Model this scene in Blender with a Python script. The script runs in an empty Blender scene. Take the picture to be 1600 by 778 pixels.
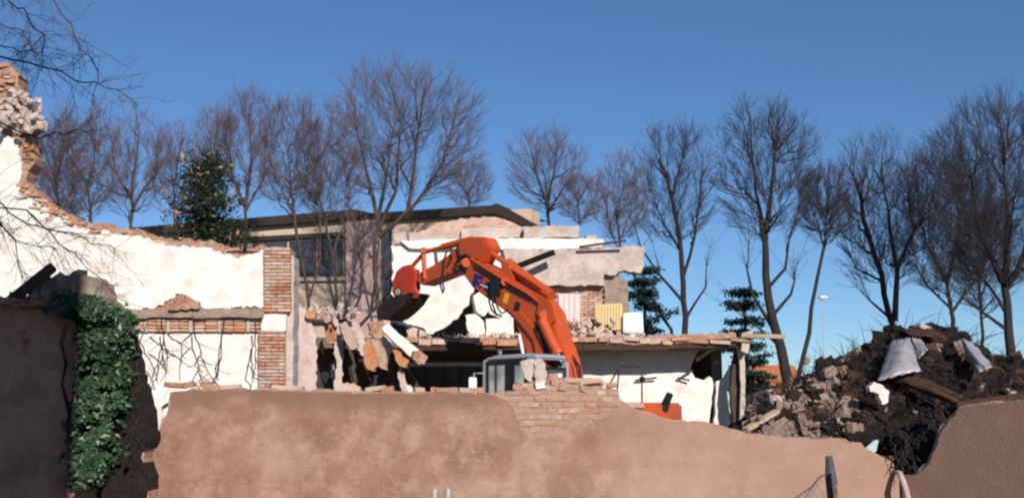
import bpy, bmesh, math, random
import numpy as np
from mathutils import Vector, Matrix, noise
from mathutils.geometry import tessellate_polygon

# ------------------------------------------------------------------ camera, sky, sun, exposure
FPX, CX, CY, EYE = 1700.0, 800.0, 389.0, 1.75      # focal length in photo pixels, image centre, eye height
PITCH = math.atan(251 / 1700)
scn = bpy.context.scene
col = scn.collection
cam = bpy.data.cameras.new('camera'); camo = bpy.data.objects.new('camera', cam); col.objects.link(camo)
camo.location = (0, 0, EYE); camo.rotation_euler = (math.pi / 2 + PITCH, 0, 0)
cam.sensor_width = 36; cam.lens = 36 * FPX / 1600; cam.clip_end = 3000; cam.clip_start = 0.05
scn.camera = camo
SUN_AZ, SUN_EL = math.radians(19), math.radians(27)  # to the right of straight behind the camera
SV = Vector((math.sin(SUN_AZ) * math.cos(SUN_EL), -math.cos(SUN_AZ) * math.cos(SUN_EL), math.sin(SUN_EL)))
w = bpy.data.worlds.new('World'); scn.world = w; w.use_nodes = True
nt = w.node_tree
sky = nt.nodes.new('ShaderNodeTexSky'); sky.sky_type = 'NISHITA'; sky.sun_disc = False
sky.sun_elevation = SUN_EL; sky.sun_rotation = math.atan2(SV.x, SV.y)
sky.air_density = 1.2; sky.dust_density = 0.5; sky.ozone_density = 6.5; sky.altitude = 2500
bg = nt.nodes['Background']; bg.inputs['Strength'].default_value = 0.085
hsv = nt.nodes.new('ShaderNodeHueSaturation'); hsv.inputs['Saturation'].default_value = 1.03   # saturated film stock
nt.links.new(sky.outputs[0], hsv.inputs['Color']); nt.links.new(hsv.outputs[0], bg.inputs['Color'])
sl = bpy.data.lights.new('sun', 'SUN'); sl.energy = 4.6; sl.angle = math.radians(0.5); sl.color = (1, 0.93, 0.84)
so = bpy.data.objects.new('sun', sl); col.objects.link(so)
so.rotation_euler = SV.to_track_quat('Z', 'Y').to_euler(); so.location = SV * 60
scn.view_settings.view_transform = 'Standard'; scn.view_settings.look = 'None'
scn.view_settings.gamma = 1; scn.view_settings.exposure = 0.25
scn.render.engine = 'CYCLES'
scn.cycles.pixel_filter_type = 'BLACKMAN_HARRIS'; scn.cycles.filter_width = 2.3
scn.cycles.max_bounces = 6
R = random.Random(7)

# ------------------------------------------------------------------ helpers
def ray(px, py):
    x, y = (px - CX) / FPX, -(py - CY) / FPX
    return Vector((x, math.cos(PITCH) - y * math.sin(PITCH), math.sin(PITCH) + y * math.cos(PITCH)))
def at(px, py, D):                                   # photo pixel -> point at depth D
    d = ray(px, py); return Vector((0, 0, EYE)) + d * (D / d.y)
def on(px, py, P, n):                                # photo pixel -> point on the plane through P with normal n
    d = ray(px, py); o = Vector((0, 0, EYE)); return o + d * ((P - o).dot(n) / d.dot(n))
def V(*a): return Vector(a)

class MB:
    def __init__(s): s.v = []; s.f = []
    def box(s, c, size, rot=None, jit=0.0, rng=R):
        h = Vector(size) / 2; b = len(s.v); m = rot or Matrix.Identity(3)
        for sx, sy, sz in ((-1,-1,-1),(1,-1,-1),(1,1,-1),(-1,1,-1),(-1,-1,1),(1,-1,1),(1,1,1),(-1,1,1)):
            p = Vector((sx*h.x, sy*h.y, sz*h.z))
            if jit: p += Vector((rng.uniform(-1,1), rng.uniform(-1,1), rng.uniform(-1,1))) * jit
            s.v.append(Vector(c) + m @ p)
        for f in ((0,3,2,1),(4,5,6,7),(0,1,5,4),(1,2,6,5),(2,3,7,6),(3,0,4,7)): s.f.append(tuple(b+i for i in f))
        return s
    def span(s, a, b):
        a, b = Vector(a), Vector(b); return s.box((a+b)/2, (abs(b.x-a.x), abs(b.y-a.y), abs(b.z-a.z)))
    def prism(s, pts, off):
        pts = [Vector(p) for p in pts]; n = len(pts); b = len(s.v); off = Vector(off)
        s.v += pts; s.v += [p + off for p in pts]
        for t in tessellate_polygon([pts]):
            s.f.append(tuple(b+i for i in t)); s.f.append(tuple(b+n+i for i in reversed(t)))
        for i in range(n):
            j = (i+1) % n; s.f.append((b+i, b+j, b+n+j, b+n+i))
        return s
    def bar(s, p, q, wd, ht, up=(0,0,1)):
        p, q = Vector(p), Vector(q); d = (q-p); L = d.length; d.normalize(); u = Vector(up)
        sd = d.cross(u)
        if sd.length < 1e-4: sd = d.cross(Vector((0,1,0)))
        sd.normalize(); u = sd.cross(d)
        m = Matrix((d, sd, u)).transposed()
        return s.box((p+q)/2, (L, wd, ht), m)
    def tube(s, path, rad, n=6, cap=True):
        path = [Vector(p) for p in path]; k = len(path); b = len(s.v)
        if not hasattr(rad, '__len__'): rad = [rad]*k
        d0 = (path[1]-path[0]).normalized(); u = d0.orthogonal().normalized()
        for i in range(k):
            d = (path[min(i+1,k-1)] - path[max(i-1,0)]).normalized()
            u = (u - d*u.dot(d))
            u = u.normalized() if u.length > 1e-5 else d.orthogonal().normalized()
            vv = d.cross(u)
            for j in range(n):
                a = 2*math.pi*j/n; s.v.append(path[i] + (u*math.cos(a) + vv*math.sin(a))*rad[i])
        for i in range(k-1):
            for j in range(n):
                s.f.append((b+i*n+j, b+i*n+(j+1)%n, b+(i+1)*n+(j+1)%n, b+(i+1)*n+j))
        if cap:
            s.f.append(tuple(b+j for j in reversed(range(n)))); s.f.append(tuple(b+(k-1)*n+j for j in range(n)))
        return s
    def add(s, verts, faces, m=None):
        b = len(s.v)
        s.v += [m @ v for v in verts] if m else list(verts)
        s.f += [tuple(b+i for i in f) for f in faces]
        return s

def wm(o):
    return (wm(o.parent) @ o.matrix_basis) if o.parent else o.matrix_basis.copy()
def raw(name, v, f, mat, parent=None, smooth=False, loc=None, local=False, recalc=True):
    me = bpy.data.meshes.new(name)
    v = [Vector(p) for p in v]
    if parent is None:
        if loc is None:
            xs = [p.x for p in v]; ys = [p.y for p in v]; zs = [p.z for p in v]
            loc = Vector(((min(xs)+max(xs))/2, (min(ys)+max(ys))/2, min(zs)))
        v = [p - loc for p in v]
    elif not local:
        mi = wm(parent).inverted(); v = [mi @ p for p in v]
    me.from_pydata([tuple(p) for p in v], [], f)
    if recalc:
        bm = bmesh.new(); bm.from_mesh(me); bmesh.ops.recalc_face_normals(bm, faces=bm.faces); bm.to_mesh(me); bm.free()
    if smooth: me.polygons.foreach_set('use_smooth', [True]*len(me.polygons))
    me.materials.append(mat)
    o = bpy.data.objects.new(name, me); col.objects.link(o)
    if parent is not None: o.parent = parent
    else: o.location = loc
    return o
def build(name, mb, mat, parent=None, smooth=False, local=False, bevel=0.0, loc=None):
    o = raw(name, mb.v, mb.f, mat, parent, smooth, loc=loc, local=local)
    if bevel:
        bm = bmesh.new(); bm.from_mesh(o.data)
        bmesh.ops.bevel(bm, geom=[e for e in bm.edges if len(e.link_faces) == 2 and e.calc_face_angle(0) > 0.6], offset=bevel, segments=2, affect='EDGES', clamp_overlap=True)
        bm.to_mesh(o.data); bm.free()
    return o
def tag(o, label=None, cat=None, group=None, kind=None):
    if label: o['label'] = label
    if cat: o['category'] = cat
    if group: o['group'] = group
    if kind or cat: o['kind'] = kind or 'thing'
    return o
def thing(name, label, cat, loc=(0,0,0), rz=0, group=None, kind=None):
    o = bpy.data.objects.new(name, None); col.objects.link(o); o.empty_display_size = 0.2
    o.location = loc; o.rotation_euler = (0,0,rz)
    return tag(o, label, cat, group, kind or 'thing')
def jag(poly, amp, step, seed=0, closed=True, keep=None):
    """subdivide a pixel outline and roughen it; keep(p,q) True leaves an edge straight"""
    rng = random.Random(seed); out = []; n = len(poly)
    for i in range(n if closed else n-1):
        p, q = poly[i], poly[(i+1) % n]; out.append(p)
        L = math.hypot(q[0]-p[0], q[1]-p[1])
        if keep and keep(p, q): continue
        k = int(L/step)
        for j in range(1, k):
            t = (j + rng.uniform(-.3,.3))/k
            out.append((p[0]+(q[0]-p[0])*t + rng.uniform(-amp,amp), p[1]+(q[1]-p[1])*t + rng.uniform(-amp,amp)))
    if not closed: out.append(poly[-1])
    return out
def inside(p, poly):
    x, y = p; c = False; n = len(poly); j = n-1
    for i in range(n):
        if (poly[i][1] > y) != (poly[j][1] > y) and x < (poly[j][0]-poly[i][0])*(y-poly[i][1])/(poly[j][1]-poly[i][1])+poly[i][0]: c = not c
        j = i
    return c
def proj(p):
    d = p - Vector((0,0,EYE)); f = d.y*math.cos(PITCH)+d.z*math.sin(PITCH); u = -d.y*math.sin(PITCH)+d.z*math.cos(PITCH)
    return (CX + FPX*d.x/f, CY - FPX*u/f)
def slab(poly, D, t, mb=None, ground=None):
    """traced outline at depth D with real thickness t; ground=(first,last) px of bottom edge dropped to z=0"""
    mb = mb or MB(); pts = [at(x, y, D) for x, y in poly]
    if ground is not None:
        a, b = pts[-1], pts[0]; pts += [V(a.x, D, 0), V(b.x, D, 0)]
    return mb.prism(pts, (0, t, 0))

# ------------------------------------------------------------------ materials
def mat(name, c1, c2=None, c3=None, scale=2.0, mid=0.5, width=0.15, rough=0.9, metal=0.0, bump=0.3, bscale=25.0, dist=0.02,
        rand=0.0, fine=0.12, spec=0.3, stretch=None, coat=0.0):
    m = bpy.data.materials.new(name); m.use_nodes = True; t = m.node_tree; N = t.nodes; L = t.links
    b = N['Principled BSDF']; b.inputs['Roughness'].default_value = rough; b.inputs['Metallic'].default_value = metal
    b.inputs['Specular IOR Level'].default_value = spec; b.inputs['Coat Weight'].default_value = coat
    tc = N.new('ShaderNodeTexCoord'); src = tc.outputs['Object']
    if stretch:
        mp = N.new('ShaderNodeMapping'); mp.inputs['Scale'].default_value = stretch; L.new(src, mp.inputs[0]); src = mp.outputs[0]
    oi = N.new('ShaderNodeObjectInfo')
    def nz(sc, det=6, off=0):
        n = N.new('ShaderNodeTexNoise'); n.inputs['Scale'].default_value = sc; n.inputs['Detail'].default_value = det; n.inputs['Roughness'].default_value = 0.62
        if off:
            a = N.new('ShaderNodeVectorMath'); a.inputs[1].default_value = (off, off*1.7, -off); L.new(src, a.inputs[0]); L.new(a.outputs[0], n.inputs['Vector'])
        else: L.new(src, n.inputs['Vector'])
        return n.outputs['Fac']
    def mix(a, bb, f, mode='MIX'):
        x = N.new('ShaderNodeMix'); x.data_type = 'RGBA'; x.blend_type = mode
        for k, val in ((6, a), (7, bb)):
            if isinstance(val, tuple): x.inputs[k].default_value = (*val, 1)
            else: L.new(val, x.inputs[k])
        if isinstance(f, float): x.inputs[0].default_value = f
        else: L.new(f, x.inputs[0])
        return x.outputs[2]
    def ramp(f, lo, hi):
        r = N.new('ShaderNodeMapRange'); r.inputs[1].default_value = lo; r.inputs[2].default_value = hi; r.clamp = True; L.new(f, r.inputs[0]); return r.outputs[0]
    c = mix(c1, c2 or c1, ramp(nz(scale), mid-width, mid+width))
    if c3: c = mix(c, c3, ramp(nz(scale*2.3, 8, 13.1), 0.48, 0.74))
    if fine:
        g = ramp(nz(scale*14, 4, 5.3), 0.25, 0.75)
        gm = N.new('ShaderNodeMapRange'); gm.inputs[3].default_value = 1-fine*1.6; gm.inputs[4].default_value = 1+fine; L.new(g, gm.inputs[0])
        vm = N.new('ShaderNodeVectorMath'); vm.operation = 'SCALE'; L.new(c, vm.inputs[0]); L.new(gm.outputs[0], vm.inputs['Scale']); c = vm.outputs[0]
    if rand:
        hs = N.new('ShaderNodeHueSaturation'); mr = N.new('ShaderNodeMapRange'); mr.inputs[3].default_value = 1-rand; mr.inputs[4].default_value = 1+rand
        L.new(oi.outputs['Random'], mr.inputs[0]); L.new(mr.outputs[0], hs.inputs['Value'])
        m2 = N.new('ShaderNodeMapRange'); m2.inputs[3].default_value = 1+rand*.5; m2.inputs[4].default_value = 1-rand*.9
        fr = N.new('ShaderNodeMath'); fr.operation = 'FRACT'; ml = N.new('ShaderNodeMath'); ml.operation = 'MULTIPLY'; ml.inputs[1].default_value = 7.31
        L.new(oi.outputs['Random'], ml.inputs[0]); L.new(ml.outputs[0], fr.inputs[0]); L.new(fr.outputs[0], m2.inputs[0]); L.new(m2.outputs[0], hs.inputs['Saturation'])
        L.new(c, hs.inputs['Color']); c = hs.outputs[0]
    L.new(c, b.inputs['Base Color'])
    if bump:
        bp = N.new('ShaderNodeBump'); bp.inputs['Strength'].default_value = bump; bp.inputs['Distance'].default_value = dist
        L.new(nz(bscale, 8, 3.3), bp.inputs['Height']); L.new(bp.outputs[0], b.inputs['Normal'])
    return m

M = {}
M['brown'] = mat('brown_render', (.205,.106,.072), (.335,.196,.146), (.40,.255,.20), scale=2.1, width=.2, bump=.5, bscale=40, dist=.012, fine=.1)
def wall_stains(m):
    # old damp band along the top, pale repair smears and a paler later coat to the right (they belong to the wall)
    t = m.node_tree; N = t.nodes; L = t.links; b = N['Principled BSDF']; c = b.inputs['Base Color'].links[0].from_socket
    tc = N.new('ShaderNodeTexCoord'); sp = N.new('ShaderNodeSeparateXYZ'); L.new(tc.outputs['Object'], sp.inputs[0])
    def nzz(sc, off):
        a = N.new('ShaderNodeVectorMath'); a.inputs[1].default_value = (off,0,off); L.new(tc.outputs['Object'], a.inputs[0])
        n = N.new('ShaderNodeTexNoise'); n.inputs['Scale'].default_value = sc; n.inputs['Detail'].default_value = 7; n.inputs['Roughness'].default_value = .6; L.new(a.outputs[0], n.inputs['Vector']); return n.outputs['Fac']
    def ma(op, a, bb):
        x = N.new('ShaderNodeMath'); x.operation = op
        for i, q in enumerate((a, bb)):
            if isinstance(q, (int, float)): x.inputs[i].default_value = q
            else: L.new(q, x.inputs[i])
        return x.outputs[0]
    def rm(f, lo, hi, a=0, bb=1):
        r = N.new('ShaderNodeMapRange'); r.interpolation_type = 'SMOOTHSTEP'; r.inputs[1].default_value = lo; r.inputs[2].default_value = hi; r.inputs[3].default_value = a; r.inputs[4].default_value = bb; L.new(f, r.inputs[0]); return r.outputs[0]
    def mx(c, col, f):
        x = N.new('ShaderNodeMix'); x.data_type = 'RGBA'; L.new(f, x.inputs[0]); L.new(c, x.inputs[6]); x.inputs[7].default_value = (*col, 1); return x.outputs[2]
    X, Z = sp.outputs[0], sp.outputs[2]
    zz = ma('ADD', Z, ma('MULTIPLY', nzz(1.3, 3.1), .7))
    band = ma('MULTIPLY', rm(zz, 2.02, 2.22), rm(X, -.15, .1, 1, 0)); c = mx(c, (.19,.104,.070), ma('MULTIPLY', band, .75))
    right = rm(ma('ADD', X, ma('MULTIPLY', nzz(.9, 9.0), 1.6)), 1.2, 3.0); c = mx(c, (.38,.24,.185), ma('MULTIPLY', right, .6))
    for (x0, z0, rx, rz) in ((.2,1.15,.28,.5),(-1.05,1.5,.14,.2),(-2.5,1.25,.5,.3),(.55,1.55,.5,.12),(1.6,.95,.9,.22),(-.4,.9,.8,.16),(-2.65,1.62,.16,.22)):
        dx = ma('DIVIDE', ma('ADD', X, -x0), rx); dz = ma('DIVIDE', ma('ADD', Z, -z0), rz)
        dd = ma('ADD', ma('ADD', ma('MULTIPLY', dx, dx), ma('MULTIPLY', dz, dz)), ma('MULTIPLY', nzz(5.5, x0*7), 3.2))
        c = mx(c, (.46,.32,.255), ma('MULTIPLY', rm(dd, 1.1, 2.9, 1, 0), .42))
    L.new(c, b.inputs['Base Color'])
wall_stains(M['brown'])
M['brown2'] = mat('grey_brown_render', (.50,.28,.19), (.58,.36,.26), (.34,.19,.13), scale=1.1, bump=.6, bscale=10, dist=.03)
M['mortar'] = mat('mortar', (.33,.25,.20), (.42,.34,.28), scale=3, bump=.8, bscale=30, dist=.03)
M['brick'] = mat('red_brick', (.38,.12,.055), (.46,.20,.11), (.50,.36,.28), scale=5, rand=.28, bump=.6, bscale=40, dist=.01)
M['brick_pale'] = mat('plaster_smeared_brick', (.42,.20,.13), (.52,.36,.28), (.60,.50,.43), scale=6, rand=.25, bump=.6, bscale=40, dist=.01)
def smear(m, c, lo, hi, scale=2.6):
    t = m.node_tree; N = t.nodes; L = t.links; b = N['Principled BSDF']; old = b.inputs['Base Color'].links[0].from_socket
    g = N.new('ShaderNodeNewGeometry'); n = N.new('ShaderNodeTexNoise'); n.inputs['Scale'].default_value = scale; n.inputs['Detail'].default_value = 9; n.inputs['Roughness'].default_value = .7
    L.new(g.outputs['Position'], n.inputs['Vector'])
    r = N.new('ShaderNodeMapRange'); r.inputs[1].default_value = lo; r.inputs[2].default_value = hi; L.new(n.outputs['Fac'], r.inputs[0])
    x = N.new('ShaderNodeMix'); x.data_type = 'RGBA'; L.new(r.outputs[0], x.inputs[0]); L.new(old, x.inputs[6]); x.inputs[7].default_value = (*c, 1); L.new(x.outputs[2], b.inputs['Base Color'])
M['wall_mortar'] = mat('brown_mortar', (.32,.20,.15), (.40,.27,.21), (.46,.33,.27), scale=3, bump=.9, bscale=26, dist=.03); M['wall_brick'] = mat('plastered_over_brick', (.34,.13,.07), (.42,.22,.14), (.46,.34,.27), scale=5, rand=.22, bump=.6, bscale=40, dist=.01); smear(M['wall_brick'], (.36,.22,.165), .40, .54, 3.2)
M['wall_brick_pale'] = mat('pale_plastered_brick', (.44,.30,.23), (.52,.40,.33), scale=5, rand=.15, bump=.6, bscale=40, dist=.01); smear(M['wall_brick_pale'], (.36,.22,.165), .42, .56, 3.2)
smear(M['brick'], (.46,.33,.26), .46, .62); smear(M['brick_pale'], (.50,.38,.31), .42, .60)
M['parapet'] = mat('patchy_parapet', (.50,.33,.26), (.56,.42,.35), (.44,.19,.11), scale=1.6, width=.08, bump=.8, bscale=10, dist=.05)
M['rough_masonry'] = mat('rough_masonry', (.36,.16,.085), (.48,.30,.21), (.56,.44,.36), scale=4, bump=1, bscale=14, dist=.08)
M['white'] = mat('white_plaster', (.70,.655,.61), (.78,.74,.70), (.58,.50,.44), scale=1.5, mid=.5, bump=.35, bscale=8, dist=.02, fine=.05)
M['pinkgrey'] = mat('pink_grey_plaster', (.47,.36,.33), (.56,.46,.43), (.40,.24,.17), scale=2.2, bump=.6, bscale=10, dist=.04)
M['concrete'] = mat('concrete', (.46,.38,.33), (.55,.47,.42), (.36,.28,.24), scale=2, bump=.6, bscale=14, dist=.03)
M['stained'] = mat('stained_concrete', (.40,.33,.29), (.56,.47,.42), (.46,.31,.25), scale=1.8, width=.1, bump=.7, bscale=12, dist=.03)
M['concrete_dk'] = mat('dusty_concrete_band', (.27,.195,.15), (.36,.28,.22), (.20,.125,.09), scale=3, bump=.7, bscale=12, dist=.04)
M['terracotta'] = mat('terracotta', (.47,.17,.075), (.52,.25,.14), (.55,.38,.29), scale=5, rand=.22, bump=.5, bscale=30, dist=.01)
M['ribbed'] = mat('ribbed_hollow_brick', (.50,.19,.075), (.54,.26,.13), (.48,.33,.25), scale=4, bump=.5, bscale=20, dist=.02)
def ribs(m):
    t = m.node_tree; N = t.nodes; L = t.links; b = N['Principled BSDF']; tc = N.new('ShaderNodeTexCoord'); wv = N.new('ShaderNodeTexWave'); wv.bands_direction = 'X'; wv.inputs['Scale'].default_value = 9; wv.inputs['Distortion'].default_value = 2.5
    L.new(tc.outputs['Object'], wv.inputs['Vector']); bp = N.new('ShaderNodeBump'); bp.inputs['Strength'].default_value = .6; bp.inputs['Distance'].default_value = .012; L.new(wv.outputs['Fac'], bp.inputs['Height'])
    L.new(b.inputs['Normal'].links[0].from_socket, bp.inputs['Normal']); L.new(bp.outputs[0], b.inputs['Normal'])
ribs(M['ribbed'])
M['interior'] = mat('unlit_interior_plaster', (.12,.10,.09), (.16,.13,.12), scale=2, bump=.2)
M['wood_dark'] = mat('old_timber', (.055,.036,.028), (.085,.06,.045), scale=6, stretch=(1,1,1), bump=.5, bscale=20, dist=.01)
M['wood'] = mat('pale_timber', (.42,.30,.20), (.50,.38,.27), scale=4, bump=.4, bscale=20, dist=.01)
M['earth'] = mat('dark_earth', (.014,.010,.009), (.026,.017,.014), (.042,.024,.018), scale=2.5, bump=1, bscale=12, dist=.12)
M['dusty'] = mat('dusty_brick_rubble', (.20,.12,.095), (.28,.19,.16), (.34,.26,.22), scale=3, bump=.8, bscale=16, dist=.05)
M['ground'] = mat('trodden_ground', (.16,.12,.085), (.10,.10,.05), (.22,.18,.14), scale=.35, bump=.8, bscale=6, dist=.08)
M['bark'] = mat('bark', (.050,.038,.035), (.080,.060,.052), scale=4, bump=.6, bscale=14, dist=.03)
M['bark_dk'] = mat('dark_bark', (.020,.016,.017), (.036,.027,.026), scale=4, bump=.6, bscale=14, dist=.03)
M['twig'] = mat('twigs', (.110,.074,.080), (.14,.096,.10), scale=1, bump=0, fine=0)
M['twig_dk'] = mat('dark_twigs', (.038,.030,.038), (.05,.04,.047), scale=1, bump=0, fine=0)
M['ivy'] = mat('ivy_leaf', (.010,.030,.013), (.026,.062,.024), (.05,.10,.035), scale=7, rough=.45, bump=0, spec=.5)
M['needle'] = mat('conifer_needles', (.010,.026,.024), (.020,.046,.036), scale=2, rough=.7, bump=0)
M['evergreen'] = mat('evergreen_leaf', (.012,.022,.012), (.026,.040,.020), scale=2, rough=.5, bump=0)
M['dry_leaf'] = mat('dry_leaf', (.34,.15,.06), (.40,.22,.11), scale=3, bump=0)
M['orange'] = mat('orange_machine_paint', (.56,.082,.012), (.48,.066,.012), (.34,.085,.035), scale=2.6, rough=.5, bump=.08, bscale=30, dist=.003, spec=.45, coat=.15, fine=.08)
M['red'] = mat('red_machine_paint', (.56,.055,.022), (.48,.045,.02), (.30,.06,.04), scale=3, rough=.5, bump=.1, dist=.004)
M['cabgrey'] = mat('grey_cab_paint', (.36,.37,.42), (.31,.32,.36), scale=1.5, rough=.45, bump=.05, dist=.002, fine=.05)
M['grime_and_shade'] = mat('greasy_steel_and_shade', (.014,.011,.010), (.03,.022,.018), (.05,.03,.02), scale=5, rough=.6, bump=.4, dist=.01)  # greasy steel; also paints shaded gaps on the boom and the shaded bucket
M['charred'] = mat('charred_timber', (.010,.009,.009), (.02,.016,.015), scale=5, rough=1, spec=0.0, bump=.4, dist=.01)
M['black'] = mat('black_rubber', (.012,.012,.013), (.02,.02,.02), scale=3, rough=.6, bump=.1)
M['steel'] = mat('bare_steel', (.55,.55,.56), (.45,.45,.46), scale=5, rough=.3, metal=1, bump=.05)
M['galvanised'] = mat('galvanised_pipe', (.50,.50,.53), (.42,.42,.45), scale=8, rough=.45, metal=.2, bump=.05)
M['dark_steel'] = mat('worn_dark_steel', (.05,.042,.038), (.09,.07,.06), (.16,.08,.05), scale=4, rough=.6, metal=.3, bump=.3, dist=.005)
M['blue'] = mat('blue_marking', (.015,.018,.12), (.02,.024,.14), scale=4, rough=.5, bump=0, fine=.03)
M['yellow'] = mat('yellow_marking', (.72,.42,.02), (.66,.36,.02), scale=4, rough=.5, bump=0, fine=.03)
M['white_mark'] = mat('white_marking', (.75,.74,.76), scale=4, rough=.5, bump=0, fine=.03)
M['sheet'] = mat('dented_sheet_metal', (.34,.32,.34), (.46,.44,.45), (.22,.19,.19), scale=3, rough=.5, metal=.25, bump=.2, bscale=5, dist=.03)
M['rust'] = mat('rusted_sheet', (.05,.022,.014), (.08,.034,.02), (.03,.018,.015), scale=3, rough=.85, bump=.5, dist=.01)
M['cream'] = mat('cream_render', (.56,.42,.31), (.62,.48,.36), (.48,.33,.24), scale=1.5, bump=.3)
M['pink'] = mat('pink_render', (.50,.33,.30), (.55,.38,.35), (.44,.28,.25), scale=1.2, bump=.3)
M['rooftile'] = mat('dark_roof', (.030,.022,.018), (.048,.034,.028), scale=2, bump=.7, bscale=8, dist=.05)
M['redroof'] = mat('orange_tile_roof', (.42,.14,.06), (.50,.18,.08), scale=2, bump=.6, bscale=8, dist=.05)
M['shutter'] = mat('faded_door_paint', (.60,.52,.50), (.66,.59,.56), scale=3, bump=.2)
M['yellowwood'] = mat('yellow_board', (.62,.46,.22), (.68,.53,.28), scale=3, stretch=(12,12,.6), bump=.3)
M['whitebox'] = mat('white_enamel', (.82,.80,.78), scale=2, rough=.4, bump=.05, fine=.03)
M['palegreen'] = mat('pale_blue_scrap', (.36,.48,.52), (.42,.53,.56), scale=4, bump=.1)
M['fabric'] = mat('pinkish_pipe', (.42,.31,.29), (.48,.37,.34), scale=4, bump=.2)
M['greypost'] = mat('weathered_post', (.055,.06,.075), (.09,.10,.12), (.15,.15,.17), scale=8, bump=.5, dist=.01)

def glass(name, c, rough=.06):
    m = bpy.data.materials.new(name); m.use_nodes = True; b = m.node_tree.nodes['Principled BSDF']
    b.inputs['Base Color'].default_value = (*c, 1); b.inputs['Roughness'].default_value = rough; b.inputs['Specular IOR Level'].default_value = .6
    n = m.node_tree.nodes.new('ShaderNodeTexNoise'); n.inputs['Scale'].default_value = 3
    bp = m.node_tree.nodes.new('ShaderNodeBump'); bp.inputs['Strength'].default_value = .08
    m.node_tree.links.new(n.outputs['Fac'], bp.inputs['Height']); m.node_tree.links.new(bp.outputs[0], b.inputs['Normal'])
    return m
M['glass'] = glass('dusty_window_glass', (.05,.06,.075), .12)
def clear_glass():
    m = bpy.data.materials.new('cab_glass'); m.use_nodes = True; t = m.node_tree; N = t.nodes
    out = N['Material Output']; N.remove(N['Principled BSDF'])
    g = N.new('ShaderNodeBsdfGlossy'); g.inputs['Roughness'].default_value = .03
    tr = N.new('ShaderNodeBsdfTransparent'); tr.inputs[0].default_value = (.55,.66,.64,1)
    fr = N.new('ShaderNodeFresnel'); fr.inputs[0].default_value = 1.5
    mx = N.new('ShaderNodeMixShader'); t.links.new(fr.outputs[0], mx.inputs[0]); t.links.new(tr.outputs[0], mx.inputs[1]); t.links.new(g.outputs[0], mx.inputs[2])
    t.links.new(mx.outputs[0], out.inputs[0]); return m
def dusty():
    m = clear_glass(); m.name = 'dusty_cab_glass'; t = m.node_tree; N = t.nodes; out = N['Material Output']; old = out.inputs[0].links[0].from_socket
    df = N.new('ShaderNodeBsdfDiffuse'); df.inputs[0].default_value = (.62,.67,.62,1); tc = N.new('ShaderNodeTexCoord'); n = N.new('ShaderNodeTexNoise'); n.inputs['Scale'].default_value = 2.2
    t.links.new(tc.outputs['Object'], n.inputs['Vector']); r = N.new('ShaderNodeMapRange'); r.inputs[1].default_value = .3; r.inputs[2].default_value = .7; r.inputs[3].default_value = .35; r.inputs[4].default_value = .9
    t.links.new(n.outputs['Fac'], r.inputs[0]); mx = N.new('ShaderNodeMixShader'); t.links.new(r.outputs[0], mx.inputs[0]); t.links.new(old, mx.inputs[1]); t.links.new(df.outputs[0], mx.inputs[2]); t.links.new(mx.outputs[0], out.inputs[0]); return m
M['cabglass'] = dusty()

# shared small pieces -------------------------------------------------
def brick_mesh(size, seed, m, bev=.006, jit=.005):
    rng = random.Random(seed); mb = MB().box((0,0,0), size, jit=jit, rng=rng)
    me = bpy.data.meshes.new('brick'); me.from_pydata([tuple(p) for p in mb.v], [], mb.f)
    bm = bmesh.new(); bm.from_mesh(me); bmesh.ops.recalc_face_normals(bm, faces=bm.faces)
    bmesh.ops.bevel(bm, geom=bm.edges[:], offset=bev, segments=1, affect='EDGES'); bm.to_mesh(me); bm.free()
    me.materials.append(m); return me
_bc = {}
def brick(parent, p, size=(.235,.11,.055), m='brick', rot=(0,0,0), rng=R, name='brick'):
    k = (size, m, rng.randrange(4))
    if k not in _bc: _bc[k] = brick_mesh(size, hash((size, k[2])) & 0xffff, M[m])
    o = bpy.data.objects.new(name, _bc[k]); col.objects.link(o); o.parent = parent
    o.location = wm(parent).inverted() @ Vector(p); o.rotation_euler = rot
    return o
def rock_geo(seed, n=15):
    rng = random.Random(seed); bm = bmesh.new()
    for i in range(n):
        v = Vector((rng.gauss(0,1), rng.gauss(0,1), rng.gauss(0,1))).normalized()*rng.uniform(.75,1.0)
        mx = max(abs(v.x), abs(v.y), abs(v.z)); v = v.lerp(v/mx*.8, .6); bm.verts.new(v*.5)
    r = bmesh.ops.convex_hull(bm, input=bm.verts); 
    bmesh.ops.delete(bm, geom=[e for e in r['geom_interior'] if isinstance(e, bmesh.types.BMVert)], context='VERTS')
    bm.verts.index_update(); vs = [v.co.copy() for v in bm.verts]; fs = [tuple(v.index for v in f.verts) for f in bm.faces]; bm.free(); return vs, fs
ROCKS = [rock_geo(i) for i in range(10)]
def rmat(p, size, rng, yawonly=False, e=None):
    if e is None: e = (0,0,rng.uniform(0,6.3)) if yawonly else (rng.uniform(0,6.3), rng.uniform(0,6.3), rng.uniform(0,6.3))
    from mathutils import Euler
    return Matrix.Translation(p) @ Euler(e).to_matrix().to_4x4() @ Matrix.Diagonal((*size, 1))
def add_rock(mb, p, size, rng):
    v, f = rng.choice(ROCKS); mb.add(v, f, rmat(Vector(p), size, rng))
def add_chip(mb, p, size, rng, e=None):
    b = MB().box((0,0,0), (1,1,1), jit=.08, rng=rng); mb.add(b.v, b.f, rmat(Vector(p), size, rng, e=e))

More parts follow.
